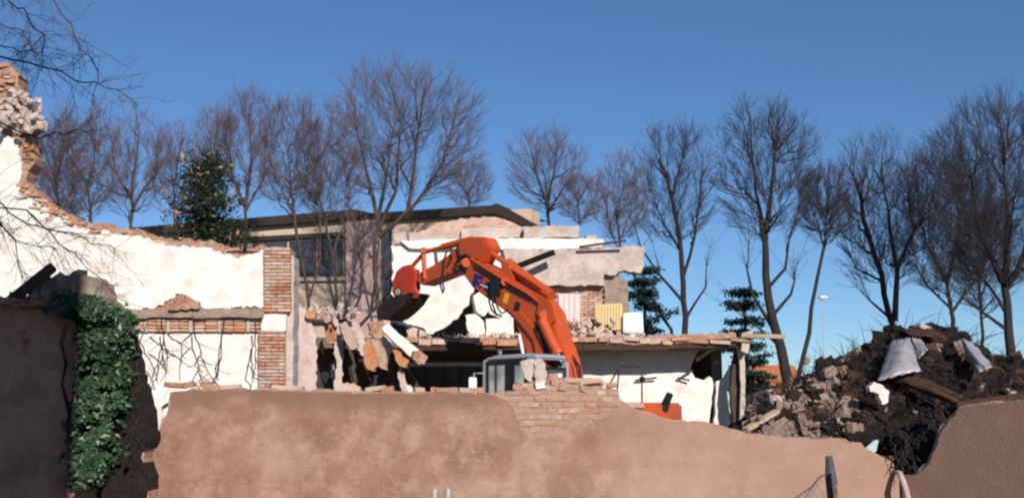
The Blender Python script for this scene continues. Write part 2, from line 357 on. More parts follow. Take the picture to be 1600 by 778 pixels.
# ------------------------------------------------------------------ ground
def ground():
    v = []; f = []; xs = [-400,-120,-60,-30,-15,0,15,30,60,120,400]; ys = [-60,-20,0,10,20,30,45,70,120,300,900]
    for y in ys:
        for x in xs: v.append(V(x, y, -0.0 if abs(x) < 100 and y < 100 else -.5))
    for j in range(len(ys)-1):
        for i in range(len(xs)-1):
            a = j*len(xs)+i; f.append((a, a+1, a+len(xs)+1, a+len(xs)))
    o = raw('ground', v, f, M['ground'], loc=V(0,0,0)); tag(o, kind='structure')
ground()

# ------------------------------------------------------------------ boundary wall in front
def boundary_wall():
    D = 12.0
    t = thing('boundary_wall', 'long brown rendered boundary wall, broken down in the middle and breached at right', 'wall', at(800, 700, D).xy.to_3d())
    top = [(214,800),(222,755),(240,700),(250,665),(262,640),(266,612),(300,606),(420,607),(540,610),(640,612),(700,611),(760,614),(800,611),
           (838,606),(872,596),(905,601),(930,604),(962,608),(970,624),(1000,641),(1028,650),(1062,656),(1100,658),(1140,669),(1170,676),
           (1230,683),(1310,685),(1345,691),(1365,706),(1395,722),(1408,740)]
    sil = jag(top, 2.2, 9, 3, closed=False)
    build('masonry_core', slab(sil, D+.03, .30, ground=True), M['wall_mortar'], t)
    bare = [(770,600),(772,614),(805,636),(812,662),(838,676),(872,672),(905,664),(946,650),(966,634),(972,622),(975,598)]
    pl1 = [(214,802),(222,757),(240,702),(251,667),(264,642),(268,614),(300,609),(420,610),(540,613),(640,615),(700,614),(768,616),(792,626),(804,640),
           (812,664),(838,678),(872,674),(905,666),(946,652),(968,637),(974,628),(1000,644),(1028,653),(1062,659),(1100,661),(1140,672),(1170,679),(1230,686),(1310,688),
           (1343,695),(1362,709),(1392,726),(1404,741)]
    build('render_coat', slab(jag(pl1, 1.5, 7, 5, closed=False), D, .026, ground=True), M['brown'], t)
    # right of the breach the wall turns; its angle is set to dim it
    NR = V(-.82,-.572,0); P0 = at(1404, 740, D)
    def turned(poly, o, th, nm, m):
        pts = [on(x, y, P0 - NR*o, NR) for x, y in poly]; e = pts[-1]; b0 = pts[0]
        pts += [V(e.x, e.y, 0), V(b0.x, b0.y, 0)]; build(nm, MB().prism(pts, -NR*th), M[m], t)
    r1 = [(1408,742),(1432,738),(1448,722),(1458,700),(1466,672),(1484,650),(1500,634),(1530,629),(1570,626),(1620,623),(1800,612)]
    turned(jag(r1, 2.2, 9, 13, closed=False), .03, .3, 'masonry_core', 'mortar')
    pl2 = [(1409,748),(1434,741),(1452,724),(1462,701),(1470,675),(1487,653),(1502,637),(1530,632),(1570,629),(1620,626),(1800,615)]
    turned(jag(pl2, 1.6, 7, 8, closed=False), 0, .026, 'render_coat', 'brown')
    # bare bricks, laid in courses
    rng = random.Random(11); z0 = at(800, 690, D).z; cz = .0655; n = 0
    for k in range(26):
        z = z0 + k*cz; x = at(755, 640, D).x + (k % 2)*.06
        while x < at(985, 640, D).x:
            hdr = rng.random() < .72; wdt = .115 if hdr else .235
            p = V(x + wdt/2, D+.055, z); q = proj(V(p.x, D, z))
            up = proj(V(p.x, D, z+.03))
            if inside(q, bare) and inside(up, sil + [(1408,1200),(214,1200)]) and rng.random() < .97:
                dy = rng.uniform(-.012,.012)
                m = 'wall_brick' if rng.random() < (.7 if q[1] < 640 else .45) else 'wall_brick_pale'
                brick(t, p + V(0, dy*.5+.024, 0), (wdt, .11, .055), m, (rng.uniform(-.03,.03), rng.uniform(-.02,.02), rng.uniform(-.05,.05)), rng); n += 1
            x += wdt + .011
    # loose and half-laid bricks along the broken top
    def along(pts, step, prob, lift=.02, m=None, big=False):
        for (ax, ay), (bx, by) in zip(pts, pts[1:]):
            L = math.hypot(bx-ax, by-ay); k = max(1, int(L/step))
            for i in range(k):
                if rng.random() > prob: continue
                u = (i+rng.random()*.6)/k; p = at(ax+(bx-ax)*u, ay+(by-ay)*u, D+.12) + V(0, rng.uniform(-.06,.08), lift)
                hdr = rng.random() < .5
                brick(t, p, (.115 if hdr else .235, .11, .055), m or rng.choice(['brick','brick','brick_pale']), (rng.uniform(-.12,.12), rng.uniform(-.12,.12), rng.uniform(-.5,.5)), rng)
    along([(270,606),(326,604)], 15, .95, .03, 'brick'); along([(330,606),(480,608)], 24, .35, .01, 'brick_pale')
    along([(540,609),(760,612)], 22, .45, .012); along([(800,610),(838,605)], 14, .8, .03)
    along([(838,604),(905,598),(962,607)], 12, .95, .03); along([(970,622),(1000,640)], 14, .5, .0)
    along([(1366,706),(1396,722)], 14, .8, .0)
    # big lump of brickwork still standing in the middle, with the white chunk on it
    lump = MB()
    for (px, py, s) in ((835,606,.34),(862,605,.28),(815,611,.2),(846,594,.26),(874,610,.28),(905,612,.26),(930,614,.22)):
        add_rock(lump, at(px, py, D+.17), (s*1.5, .28, s), rng)
    build('broken_core_lump', lump, M['wall_mortar'], t)
    return t
WALL = boundary_wall()

def chunk(name, label, cat, poly, D, t, m, amp=1.2, step=7, seed=0, group=None, yaw=0.0, tilt=0.0, bev=.012, parts=None):
    """a broken slab piece: outline with real thickness, turned about its own upright axis"""
    pts = [at(x, y, D) for x, y in jag(poly, amp, step, seed)]
    c = sum(pts, Vector())/len(pts)
    rot = Matrix.Rotation(yaw, 3, 'Z') @ Matrix.Rotation(tilt, 3, 'X')
    sc = 1/max(.3, math.cos(yaw))
    pts = [c + rot @ V((p.x-c.x)*sc, p.y-c.y, p.z-c.z) for p in pts]
    o = build(name, MB().prism(pts, rot @ V(0, t, 0)), M[m], bevel=bev)
    return tag(o, label, cat, group)

chunk('masonry_chunk', 'whitish plastered masonry chunk stacked on the broken wall in front of the cab', 'rubble', [(812,566),(824,560),(838,562),(834,586),(828,597),(818,588)], 12.05, .2, 'concrete', seed=2, amp=2.2, step=3.5, bev=.004)
chunk('masonry_chunk', 'pale plaster chunk with red brick spot standing on the broken wall by the cab', 'rubble', [(834,568),(843,560),(850,566),(855,588),(851,598),(838,600),(835,585)], 12.02, .16, 'concrete', seed=3, amp=2.2, step=3.5, bev=.004)
chunk('stone_block', 'small white block lying below the plaster chunk on the broken wall', 'rubble', [(836,598),(850,596),(853,606),(838,608)], 12.0, .12, 'white', seed=4, amp=.6)

# ------------------------------------------------------------------ house added out of view behind the camera to shade the left wall
def shade_house():
    t = thing('house', 'unseen plastered house added behind the viewpoint to shade the ivy wall', 'house', (-6, -6, 0))
    build('wall', MB().span((-18,-10.5,0),(-.28,-.75,9.8)), M['cream'], t)
    rf = MB().prism([V(-18.5,-11.1,9.75), V(-18.5,-.3,9.75), V(-18.5,-5.6,12.2)], (18.55,0,0))
    r = build('roof', rf, M['redroof'], t)
    for x in (-14,-9,-5,-2.2):
        for z in (1,4,7):
            o = build('window', MB().span((x,-.76,z),(x+1.1,-.70,z+1.5)), M['shutter'], t)
            build('pane', MB().span((x+.1,-.72,z+.1),(x+1.0,-.685,z+1.4)), M['glass'], o)
shade_house()

# ------------------------------------------------------------------ shaded wall with ivy at the left
def ivy_wall():
    D = 10.6
    t = thing('garden_wall', 'dark grey brown wall in shade at left, its end hidden by ivy', 'wall', at(60, 700, D).xy.to_3d())
    sil = [(-500,452),(-100,464),(0,474),(60,482),(100,486),(150,478),(180,488),(195,520),(206,572),(218,630),(228,690),(225,730),(232,778),(234,820)]
    build('masonry', slab(jag(sil, 2.5, 12, 3, closed=False), D, .27, ground=True), M['brown2'], t)
    rng = random.Random(5)
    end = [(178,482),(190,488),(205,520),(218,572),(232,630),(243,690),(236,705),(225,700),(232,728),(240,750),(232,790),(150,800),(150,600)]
    build('dark_end', slab(jag([(x-10 if x > 170 else x, y-3) for x, y in end], 3, 8, 4), D-.06, .36), M['earth'], t)  # near-black cover over the broken sloping end
    for i in range(26):                                  # broken tile coping
        px = -90 + i*8.5; py = 466 + i*.75 + rng.uniform(-3,3)
        p = at(px, py, D+.15); brick(t, p, (.16,.5,.03), 'terracotta' if rng.random() < .45 else 'rough_masonry', (rng.uniform(-.2,.1), rng.uniform(-.25,.25), rng.uniform(-.3,.3)), rng, name='coping_tile')
    for i in range(5):
        px = 12 + rng.uniform(-3,3)+ i; brick(t, at(px+24, 520+i*7, D-.005), (.05,.02,.05), 'brick', (0,rng.uniform(0,1),0), rng, name='bare_brick')
    lump = MB()
    for (px, py, s) in ((100,455,.28),(122,452,.34),(140,462,.26),(112,475,.32),(142,484,.3),(170,492,.26),(52,466,.18),(70,456,.2),(86,448,.2),(60,476,.22),(34,474,.16),(92,466,.24),(110,482,.26),(76,472,.22)): add_rock(lump, at(px, py, D+.18), (s*1.3, .4, s*1.2), rng)
    build('broken_top', lump, M['rough_masonry'], t)
    b = chunk('masonry_chunk', 'grey weathered masonry lump on the ivy covered wall end', 'rubble', [(88,436),(112,428),(132,430),(146,440),(153,462),(150,476),(94,474)], D+.02, .36, 'concrete_dk', seed=6, yaw=-.25, amp=2)
    # ivy
    iv = thing('ivy', 'green ivy hanging over the end of the shaded wall', 'ivy', at(150, 778, D).xy.to_3d())
    ctr = [(92,472,10),(128,482,30),(162,498,42),(166,530,40),(162,570,42),(158,610,40),(152,650,42),(148,690,36),(142,725,30),(134,755,16)]
    v = []; f = []
    for i in range(4600):
        k = rng.random()*(len(ctr)-1); a = int(k); u = k-a
        cx = ctr[a][0]*(1-u)+ctr[a+1][0]*u; cy = ctr[a][1]*(1-u)+ctr[a+1][1]*u; hw = ctr[a][2]*(1-u)+ctr[a+1][2]*u
        q = rng.uniform(-1,1); py = cy + rng.uniform(-16,14); px = cx + hw*q*(1+.35*noise.noise(V(3.3, py*.035, 1 if q > 0 else 7))) + rng.gauss(0, 3 if rng.random() < .8 else 9)
        bulge = .42*math.sqrt(max(0, 1-q*q)) * (.75+.5*noise.noise(V(px*.03, py*.03, 0)))
        depth = bulge * (1 - rng.random()**2*.6)
        if noise.noise(V(px*.045, py*.045, 4.2)) < -.22 and rng.random() < .85: continue
        p = at(px, py, D-.04-depth) ; s = rng.uniform(.016,.046)
        n = V(rng.gauss(0,.5), -1, rng.gauss(.35,.5)).normalized(); a1 = n.orthogonal().normalized(); a1.rotate(Matrix.Rotation(rng.uniform(0,6.3), 3, n)); a2 = n.cross(a1)
        b0 = len(v); v += [p-a1*s, p-a2*s*.75+n*s*.25, p+a1*s*1.2, p+a2*s*.75+n*s*.25]; f += [(b0,b0+1,b0+2),(b0,b0+2,b0+3)]
    lv = raw('leaves', v, f, M['ivy'], iv, recalc=False); lv['kind'] = 'stuff'
    st = MB()
    for i in range(26):
        px = rng.uniform(105,205); path = []
        for j in range(9): path.append(at(px + rng.uniform(-5,5), 760 - j*32, D-.03)); px += rng.uniform(-6,9)
        st.tube(path, [.014*(1-.08*j) for j in range(9)], 5)
    for i in range(22):                                   # dry shoots on the sloping end
        px, py = rng.uniform(185,235), rng.uniform(500,740); px = 190 + (py-490)*.19 + rng.uniform(-12,6)
        p = at(px, py, D-.05); st.tube([p, p + V(rng.uniform(-.1,.1), -.08, -.15), p + V(rng.uniform(-.2,.2), -.1, -.35)], [.004,.003,.002], 4)
    build('stems', st, M['bark_dk'], iv)
ivy_wall()
tag(build('timber_beam', MB().bar(at(14,472,10.6), at(84,416,10.75), .12, .10), M['wood_dark'], bevel=.01), 'dark squared timber leaning on top of the shaded wall', 'beam')

# ------------------------------------------------------------------ torn strip at the broken end of the boundary wall
chunk('plaster_flap', 'torn ragged white plaster strip hanging at the left end of the brown wall', 'plaster', [(228,612),(264,606),(256,622),(262,632),(252,640),(262,652),(258,672),(240,664),(242,690),(238,692),(232,650)], 12.6, .05, 'white', seed=9, amp=2.2, step=6, yaw=.2, bev=.004)

# ------------------------------------------------------------------ ruined house, left wing
def left_ruin():
    D = 20.0
    t = thing('ruined_wall', 'roofless white plastered house wall with torn brick top and brick pier', 'ruin', at(230, 640, D).xy.to_3d())
    sil = [(-700,110),(-300,90),(-60,95),(14,100),(30,118),(34,150),(50,160),(52,200),(42,206),(52,226),(53,256),(40,282),(62,302),(96,328),(132,346),(200,356),(240,366),(275,376),(312,374),(345,380),(372,396),(396,388),(412,381),(416,400),(414,492),(414,560)]
    silj = jag(sil, 3.6, 6, 2, closed=False)
    build('masonry', slab(silj, D+.05, .40, ground=True), M['rough_masonry'], t)
    up = [(-700,480),(-700,215),(-20,205),(8,212),(28,218),(34,262),(30,292),(50,312),(84,338),(128,356),(196,366),(236,376),(270,384),(312,386),(343,392),(372,404),(396,396),(411,390),(413,479),(300,481),(292,470),(278,458),(262,470),(240,482),(190,484)]
    build('plaster', slab(jag(up, 3, 5, 4, keep=lambda p, q: p[0] < -30 or (p[0] > 405 and q[0] > 405)), D, .055), M['white'], t)
    lo = [(60,521),(408,520),(407,700),(60,700)]
    build('plaster', slab(lo, D+.01, .045), M['white'], t)
    # floor edge: concrete band and hollow blocks below it
    for (a, b, y0, y1) in ((60,188,483,496),(189,300,482,496),(301,412,481,496)):
        build('concrete_band', slab(jag([(a,y0+1),(b,y0),(b,y1),(a,y1+1)], 1.3, 12, int(a)), D-.16, .3), M['concrete_dk'], t, bevel=.02)
    rng = random.Random(8); x = 120.0
    while x < 404:
        wd = rng.choice([36,40,30]); 
        if rng.random() < .93:
            for j in range(4):                             # each hollow block course, ribs proud of the joint
                y = 498 + j*5.3
                n = 2
                for k in range(n):
                    p = at(x + wd*(k+.5)/n, y+2.4, D-.01 + rng.uniform(-.015,.02))
                    brick(t, p, (round(wd/n/FPX*D*.95,2),.12,.048), 'terracotta' if rng.random() < .55 else 'brick_pale', (rng.uniform(-.08,.05), rng.uniform(-.04,.04), rng.uniform(-.04,.04)), rng, name='hollow_block')
        build('rib', slab([(x+wd-1,497),(x+wd+4,497),(x+wd+4,519),(x+wd-1,519)], D-.06, .1), M['concrete'], t, bevel=.01)
        x += wd + 5
    # bricks along torn tops
    def topbricks(pts, rows, step=11, off=0):
        for (ax, ay), (bx, by) in zip(pts, pts[1:]):
            L = math.hypot(bx-ax, by-ay); k = max(1, int(L/step))
            for i in range(k):
                for r in range(rows):
                    if rng.random() < .2: continue
                    u = (i+.5+rng.uniform(-.2,.2))/k
                    p = at(ax+(bx-ax)*u, ay+(by-ay)*u + r*6 + off, D+.06 + rng.uniform(-.05,.05))
                    brick(t, p, rng.choice([(.115,.11,.055),(.235,.11,.055)]), rng.choice(['brick','brick','brick_pale']), (rng.uniform(-.15,.15), rng.uniform(-.2,.2), rng.uniform(-.4,.4)), rng)
    topbricks([(-6,104),(18,104)], 7, 9); topbricks([(4,150),(26,156)], 3, 9); topbricks([(36,210),(46,230),(44,262)], 2, 9)
    topbricks([(30,285),(60,308),(96,334)], 4, 11, 2); topbricks([(96,334),(140,350),(200,360)], 2, 16, 5); topbricks([(200,360),(275,378),(345,384),(410,386)], 1, 26, 6)
    lump = MB()
    for (px, py, s) in [(16,168,.3),(36,178,.36),(52,190,.34),(34,196,.4),(10,190,.4),(58,196,.22),(22,152,.24),(-10,170,.5)] + [(rng.uniform(-10,66), rng.uniform(150,208), rng.uniform(.08,.2)) for _ in range(46)]: add_rock(lump, at(px, py, D-.02-(.2 if s < .2 else 0)), (s*1.5,.5 if s > .2 else s,s), rng)
    build('mortar_lump', lump, M['stained'], t)
    # brick pier
    for k in range(40):
        y = 608 - k*5.6; xl, xr = (404, 444) if y > 518 else (413, 455)
        if 489 < y <= 518: continue
        if y < 383: break
        P = at(xl, y, D-.1); wtot = at(xr, y, D-.1).x - P.x; x = 0
        seq = [.115,.235,.115] if k % 2 else [.235,.235]
        for wd in seq:
            if x + wd*.6 > wtot: break
            m = 'brick' if rng.random() < (.75 if y > 518 or y > 450 else .45) else 'brick_pale'
            brick(t, P + V(x+wd/2, .03+rng.uniform(-.01,.012), 0), (wd,.11,.055), m, (0,0,rng.uniform(-.03,.03)), rng); x += wd+.01
    build('pier_core', slab([(407,607),(443,607),(443,518),(446,517),(446,490),(453,489),(453,388),(430,385),(415,388),(416,490),(407,520)], D-.02, .5, ground=None), M['mortar'], t)
    build('pier_base', MB().span(at(407,612,D-.02) , V(at(443,607,D-.02).x, D+.48, 0)), M['mortar'], t)
    build('padstone', slab(jag([(410,491),(447,491),(446,517),(408,517)], 1, 8, 3), D-.13, .3), M['white'], t, bevel=.015)
    # return wall running back from the pier, grey side
    build('return_wall', slab(jag([(446,500),(456,398),(459,400),(458,610),(444,610)], 1, 9, 5), D+.02, .5), M['concrete'], t)
    return t
left_ruin()
chunk('broken_plaster_heap', 'brown broken plaster lump sitting on the floor edge of the white wall', 'rubble', [(264,478),(268,466),(284,458),(300,468),(308,470),(311,482),(262,484)], 19.75, .22, 'rough_masonry', seed=13, amp=2)

def dead_vine():
    t = thing('dead_vine', 'dry leafless creeper hanging from the floor edge over the white wall', 'creeper', at(300, 640, 19.5).xy.to_3d())
    rng = random.Random(21); mb = MB()
    mains = [[(212,520),(226,552),(240,575),(246,594)],[(252,500),(258,540),(262,556),(252,575)],[(262,522),(284,540),(284,570)],[(303,500),(306,530),(318,565),(332,590),(345,604)],
             [(350,500),(346,550),(338,585),(330,600)],[(398,500),(400,545),(396,590)],[(256,530),(248,560),(238,588)],[(312,555),(304,570),(316,582)],[(392,545),(388,570),(398,585)],[(345,560),(336,575),(342,595)],[(234,526),(256,545),(266,560)],[(300,522),(284,536),(270,530)]]
    for ln in mains:
        pts = jag(ln, 2.0, 9, rng.random(), closed=False)
        path = [at(x, y, 19.55 + rng.uniform(-.06,.06)) for x, y in pts]; n = len(path)
        mb.tube(path, [.015*(1-.6*i/n) for i in range(n)], 5)
        for i in range(1, n-1):
            if rng.random() < .5:
                d = V(rng.uniform(-1,1), rng.uniform(-.2,.1), rng.uniform(-1,.1))*rng.uniform(.1,.4)
                mb.tube([path[i], path[i]+d*.5+V(0,0,-.02), path[i]+d], [.008,.006,.004], 4)
    build('stems', mb, M['bark_dk'], t)
dead_vine()

# ------------------------------------------------------------------ broken partitions and panels between the two wings
def fragments():
    G = 'broken wall pieces between the white wing and the excavator'
    def fr(poly, D, t, m, label, yaw=0, name='wall_fragment', amp=1.2, seed=0, tilt=0): chunk(name, label, 'wall piece', poly, D, t, m, amp*1.5, 4, seed, G, yaw, tilt, 0)
    fr([(449,484),(462,478),(478,482),(484,500),(492,520),(494,560),(493,612),(449,612)], 20.9, .22, 'pinkgrey', 'tall pinkish grey stub of partition right beside the brick pier', .25, seed=31)
    fr([(478,486),(492,486),(493,496),(479,497)], 20.8, .2, 'ribbed', 'small red brick stub on top of the pinkish grey partition', seed=32)
    fr([(504,488),(512,490),(522,520),(520,536),(512,536),(506,512)], 21.6, .12, 'ribbed', 'narrow orange hollow brick strip hanging left in the gap', -.5, seed=33)
    fr([(516,486),(526,492),(536,540),(534,612),(520,612),(526,570),(521,540)], 21.9, .14, 'concrete', 'grey plaster strip standing behind the narrow orange strip', .3, seed=34)
    fr([(528,505),(538,502),(556,530),(558,544),(548,546),(538,530)], 21.4, .1, 'brick_pale', 'pale orange slanted brick panel left of the hanging panels', -.35, seed=35)
    fr([(544,496),(562,508),(572,540),(566,556),(556,545),(548,520)], 21.9, .16, 'pinkgrey', 'grey dusty slab piece leaning behind the slanted brick panel', .4, seed=36)
    fr([(566,545),(574,528),(584,548),(590,572),(584,580),(572,574)], 21.2, .12, 'ribbed', 'rounded orange brick panel hanging lowest in the middle of the wreckage', -.2, seed=37)
    fr([(580,528),(592,532),(602,556),(604,578),(594,574),(586,556)], 21.35, .12, 'brick_pale', 'dusty orange panel hanging right of the lowest orange panel', -.25, seed=38)
    fr([(598,526),(610,522),(616,545),(606,560),(600,548)], 21.7, .14, 'concrete', 'small grey block stuck under the white diagonal beam', .3, seed=39)
    fr([(612,548),(622,546),(638,566),(634,574),(622,568)], 21.3, .12, 'ribbed', 'orange brick shard under the lower end of the white beam', -.2, seed=40)
    fr([(576,504),(596,500),(606,520),(590,530),(578,522)], 22.3, .3, 'rough_masonry', 'rough reddish lump of brickwork above the hanging panels', .2, seed=41, amp=2)
    fr([(626,572),(632,584),(640,612),(628,612),(622,588)], 21.5, .1, 'pinkgrey', 'thin slanting grey strip beside the dark windows', .3, seed=42)
    fr([(502,582),(510,580),(514,588),(508,598),(503,592)], 23.2, .06, 'white', 'small heart shaped white plaster scrap in the dark gap', seed=43, amp=.6)
    fr([(516,568),(522,566),(523,590),(517,590)], 23.0, .05, 'white', 'thin white upright scrap right of the heart shaped one', seed=44, amp=.5)
    fr([(584,586),(589,586),(588,612),(583,612)], 23.0, .05, 'white', 'thin white upright lath below the rounded orange panel', seed=45, amp=.5)
    fr([(634,600),(642,602),(650,616),(638,616)], 21.2, .08, 'white', 'white plaster shard at the foot of the slanting grey strip', seed=46, amp=.5)
    fr([(530,600),(552,598),(562,606),(566,616),(530,616)], 20.6, .25, 'brick_pale', 'low pale pink stub of wall just above the brown wall top', seed=47)
    fr([(498,540),(503,528),(506,542),(504,556)], 22.2, .08, 'ribbed', 'tiny triangular orange brick piece in the dark gap', seed=48, amp=.5)
    # white concrete beam fallen across
    chunk('concrete_beam', 'white plastered beam fallen diagonally across the wreckage', 'beam', [(597,514),(606,506),(632,528),(650,543),(666,556),(657,567),(640,556),(618,536)], 21.2, .2, 'white', .9, 5, 57, None, .2, 0, .006)
    chunk('brick_clump', 'clump of brick and mortar stuck to the lower end of the white beam', 'rubble', [(646,548),(656,546),(668,556),(664,568),(654,569),(645,560)], 21.05, .28, 'rough_masonry', 1.5, 4, 58, None, .2, 0, 0)
    for i, (p, q, r, lb) in enumerate((((560,545),(580,612),.05,'dark splintered post leaning left in the wreckage'),((604,560),(618,612),.05,'dark splintered post leaning under the white beam'),((625,560),(655,612),.045,'dark timber sloping down to the windows from the white beam'),((540,530),(556,600),.06,'dark broken timber hanging behind the slanted brick panel'))):
        tag(build('timber', MB().bar(at(*p, 22.2), at(*q, 21.9), r*2, r*2), M['wood_dark'], bevel=.006), lb, 'timber', G)
    # loose rubble below
    rng = random.Random(77); mb = MB()
    for i in range(420):
        px = rng.uniform(446,660); D = rng.uniform(20.6,25); z = rng.uniform(0,.25) + max(0, 1.75*(1-abs(px-560)/130))*rng.random()
        x = at(px, 600, D).x; s = rng.uniform(.06,.3)
        (add_chip if rng.random() < .5 else add_rock)(mb, V(x, D, z), (s*1.4, s, s*.6), rng)
    o = build('rubble', mb, M['rough_masonry']); tag(o, 'loose broken brick rubble lying between the two wings', 'rubble', kind='stuff')
    # masonry crumbs and a dark mouth beside the pier top
    mb = MB()
    for i in range(46):
        px, py = rng.uniform(448,560), rng.uniform(478,500)
        if rng.random() < .5: px = rng.uniform(448,476)
        s = rng.uniform(.05,.16); add_rock(mb, at(px, py, 21.0+rng.uniform(0,.5)), (s*1.5,s,s), rng)
    tag(build('broken_wall_top', mb, M['pinkgrey']), 'crumbling row of masonry lumps on the broken partition tops', 'rubble', kind='stuff')
fragments()

# ------------------------------------------------------------------ ruined house, rear wing
def rear_ruin():
    t = thing('ruined_house', 'half demolished two storey house wing behind the excavator', 'ruin', at(880, 640, 28).xy.to_3d())
    rng = random.Random(17)
    # floor slab, front edge of hollow blocks
    A, B = at(610,545,27), at(1150,545,27); zt = at(880,524,27).z; zb = at(880,546,27).z
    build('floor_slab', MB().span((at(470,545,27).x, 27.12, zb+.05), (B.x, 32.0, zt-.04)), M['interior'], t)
    x = at(636,540,27).x
    while x < B.x - .1:
        wd = rng.choice([.25,.38,.5,.3]); z = zt-.13+rng.uniform(-.06,.05); q = proj(V(x,27,z))
        m = rng.choice(['terracotta','brick_pale','brick_pale','rough_masonry']) if q[0] > 900 else rng.choice(['terracotta','brick','brick_pale'])
        brick(t, V(x+wd/2, 27.1+rng.uniform(-.05,.06), z), (wd,.3,rng.choice([.08,.11,.13])), m, (rng.uniform(-.15,.15),rng.uniform(-.08,.08),rng.uniform(-.2,.2)), rng, name='edge_block')
        x += wd*rng.uniform(.98,1.1) + (rng.uniform(.1,.4) if rng.random() < .25 else 0)
    build('torn_floor_edge', slab(jag([(636,526),(700,530),(760,526),(800,530),(900,528),(1000,527),(1080,522),(1150,520),(1150,529),(1080,534),(1000,539),(900,540),(800,538),(640,538)], 2.5, 5, 24), 27.06, .2), M['rough_masonry'], t)
    build('edge_beam', slab(jag([(640,533),(900,537),(1010,538),(1090,533),(1150,528),(1150,541),(1010,547),(640,547)], 1, 14, 4), 27.02, .2), M['rust'], t)
    # ground floor: white wall set back under the floor
    lo = [(886,546),(1092,546),(1084,562),(1078,576),(1086,590),(1100,594),(1108,588),(1112,590),(1115,600),(1110,640),(1106,690),(886,690)]
    build('plaster_wall', slab(jag(lo, 1, 9, 2), 28.1, .25), M['white'], t)
    lo2 = [(1119,596),(1132,590),(1145,568),(1146,580),(1136,610),(1140,650),(1150,690),(1112,690),(1118,640)]
    build('plaster_wall', slab(jag(lo2, 1, 8, 3), 28.15, .25), M['white'], t)
    build('corner_post', slab(jag([(1153,540),(1163,540),(1165,600),(1163,690),(1156,690),(1158,600)], .8, 9, 6), 27.3, .22), M['concrete'], t)
    build('crooked_pier', slab(jag([(1147,560),(1152,540),(1157,520),(1160,545),(1156,590),(1160,650),(1160,690),(1150,690),(1144,640),(1141,610)], 1, 8, 7), 27.5, .25), M['wood_dark'], t)
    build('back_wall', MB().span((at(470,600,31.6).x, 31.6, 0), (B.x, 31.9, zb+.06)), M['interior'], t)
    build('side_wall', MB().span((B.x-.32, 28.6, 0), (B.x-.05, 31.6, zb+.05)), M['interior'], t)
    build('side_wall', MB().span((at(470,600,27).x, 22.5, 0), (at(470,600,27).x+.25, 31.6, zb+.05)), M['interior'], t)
    # dark window band
    wx0, wx1 = at(640,590,29.5).x, at(800,590,29.5).x; wz0, wz1 = at(700,640,29.5).z, at(700,572,29.5).z
    build('lintel', MB().span((wx0, 29.35, wz1), (wx1-.6, 29.6, wz1+.1)), M['white'], t)
    for i in range(6):
        a = wx0 + (wx1-wx0)*i/6; b = wx0 + (wx1-wx0)*(i+1)/6
        o = build('window', MB().span((a+.02,29.45,wz0),(a+.07,29.55,wz1-.01)).span((b-.06,29.45,wz0),(b-.01,29.55,wz1-.01)), M['dark_steel'], t)
        build('pane', MB().span((a+.05,29.49,wz0),(b-.04,29.51,wz1-.02)), M['glass'], o)
    # upper storey wall, white plaster with its ragged lower edge
    D = 29.0
    up = [(613,384),(640,378),(800,374),(812,390),(812,450),(745,446),(740,456),(733,472),(722,488),(708,500),(690,514),(676,522),(662,521),(650,513),(630,507),(613,504),(614,440)]
    build('upper_plaster_wall', slab(jag(up, 3.2, 5, 12), D, .3), M['white'], t)
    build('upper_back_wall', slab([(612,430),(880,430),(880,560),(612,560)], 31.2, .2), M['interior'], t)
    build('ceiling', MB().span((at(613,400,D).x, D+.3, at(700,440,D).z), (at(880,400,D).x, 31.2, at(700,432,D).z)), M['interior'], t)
    # top: white band, grey roof curb blocks, brick crumbs
    build('cornice_band', slab(jag([(625,376),(700,374),(800,372),(900,373),(942,374),(946,380),(940,386),(880,389),(800,390),(640,388)], .8, 12, 5), D-.15, .35), M['white'], t)
    for (a, b, y0, y1) in ((640,718,362,376),(720,812,355,372),(818,905,352,371)):
        build('curb_block', slab(jag([(a,y0+2),(b,y0),(b,y1-1),(a,y1+1)], 1.2, 6, a), D-.05, .5), M['stained'], t, bevel=.008)
    for (a, b, y, rows) in ((644,735,363,1),(735,810,353,1),(820,905,353,1),(690,720,352,1),(905,940,372,1)):
        x = a
        while x < b:
            for r in range(rows):
                if rng.random() < .3: continue
                p = at(x, y - r*5 + rng.uniform(-1,4), D+.25+rng.uniform(-.1,.2))
                brick(t, p, rng.choice([(.235,.11,.07),(.3,.2,.1)]), rng.choice(['brick_pale','brick_pale','terracotta']), (rng.uniform(-.2,.2), rng.uniform(-.12,.12), rng.uniform(-.5,.5)), rng)
            x += rng.uniform(12,30)
    build('wall_head', slab(jag([(640,372),(660,360),(690,349),(720,341),(770,339),(800,347),(820,356),(820,372)], 1.8, 6, 15), D+.3, .3), M['parapet'], t)
    build('corner_block', slab(jag([(614,366),(634,362),(637,378),(618,382)], 1, 8, 9), D-.1, .4), M['concrete'], t, bevel=.02)
    # grey upper wall and cantilevered beam end
    gw = [(786,388),(900,389),(960,386),(1008,384),(1006,410),(1002,426),(972,423),(962,430),(944,428),(944,446),(800,446),(792,420)]
    build('concrete_fascia', slab(jag(gw, 1.5, 6, 6), D-.3, .45), M['stained'], t, bevel=.006)
    build('pier', slab(jag([(944,432),(966,428),(980,440),(983,480),(981,522),(944,522)], 1.4, 8, 5), D-.1, .35), M['concrete_dk'], t)
    build('brick_backing', slab([(862,440),(946,440),(946,528),(862,528)], D+.08, .25), M['mortar'], t)
    zc = at(900,524,D).z; k = 0
    while True:
        z = zc + k*.078
        if proj(V(0,D,z))[1] < 446: break
        x = at(862,500,D).x + (k%2)*.13
        while x < at(940,500,D).x:
            brick(t, V(x+.12, D+.03+rng.uniform(-.01,.01), z), (.235,.11,.064), 'brick' if rng.random() < .6 else 'brick_pale', (0,0,rng.uniform(-.02,.02)), rng); x += .248
        k += 1
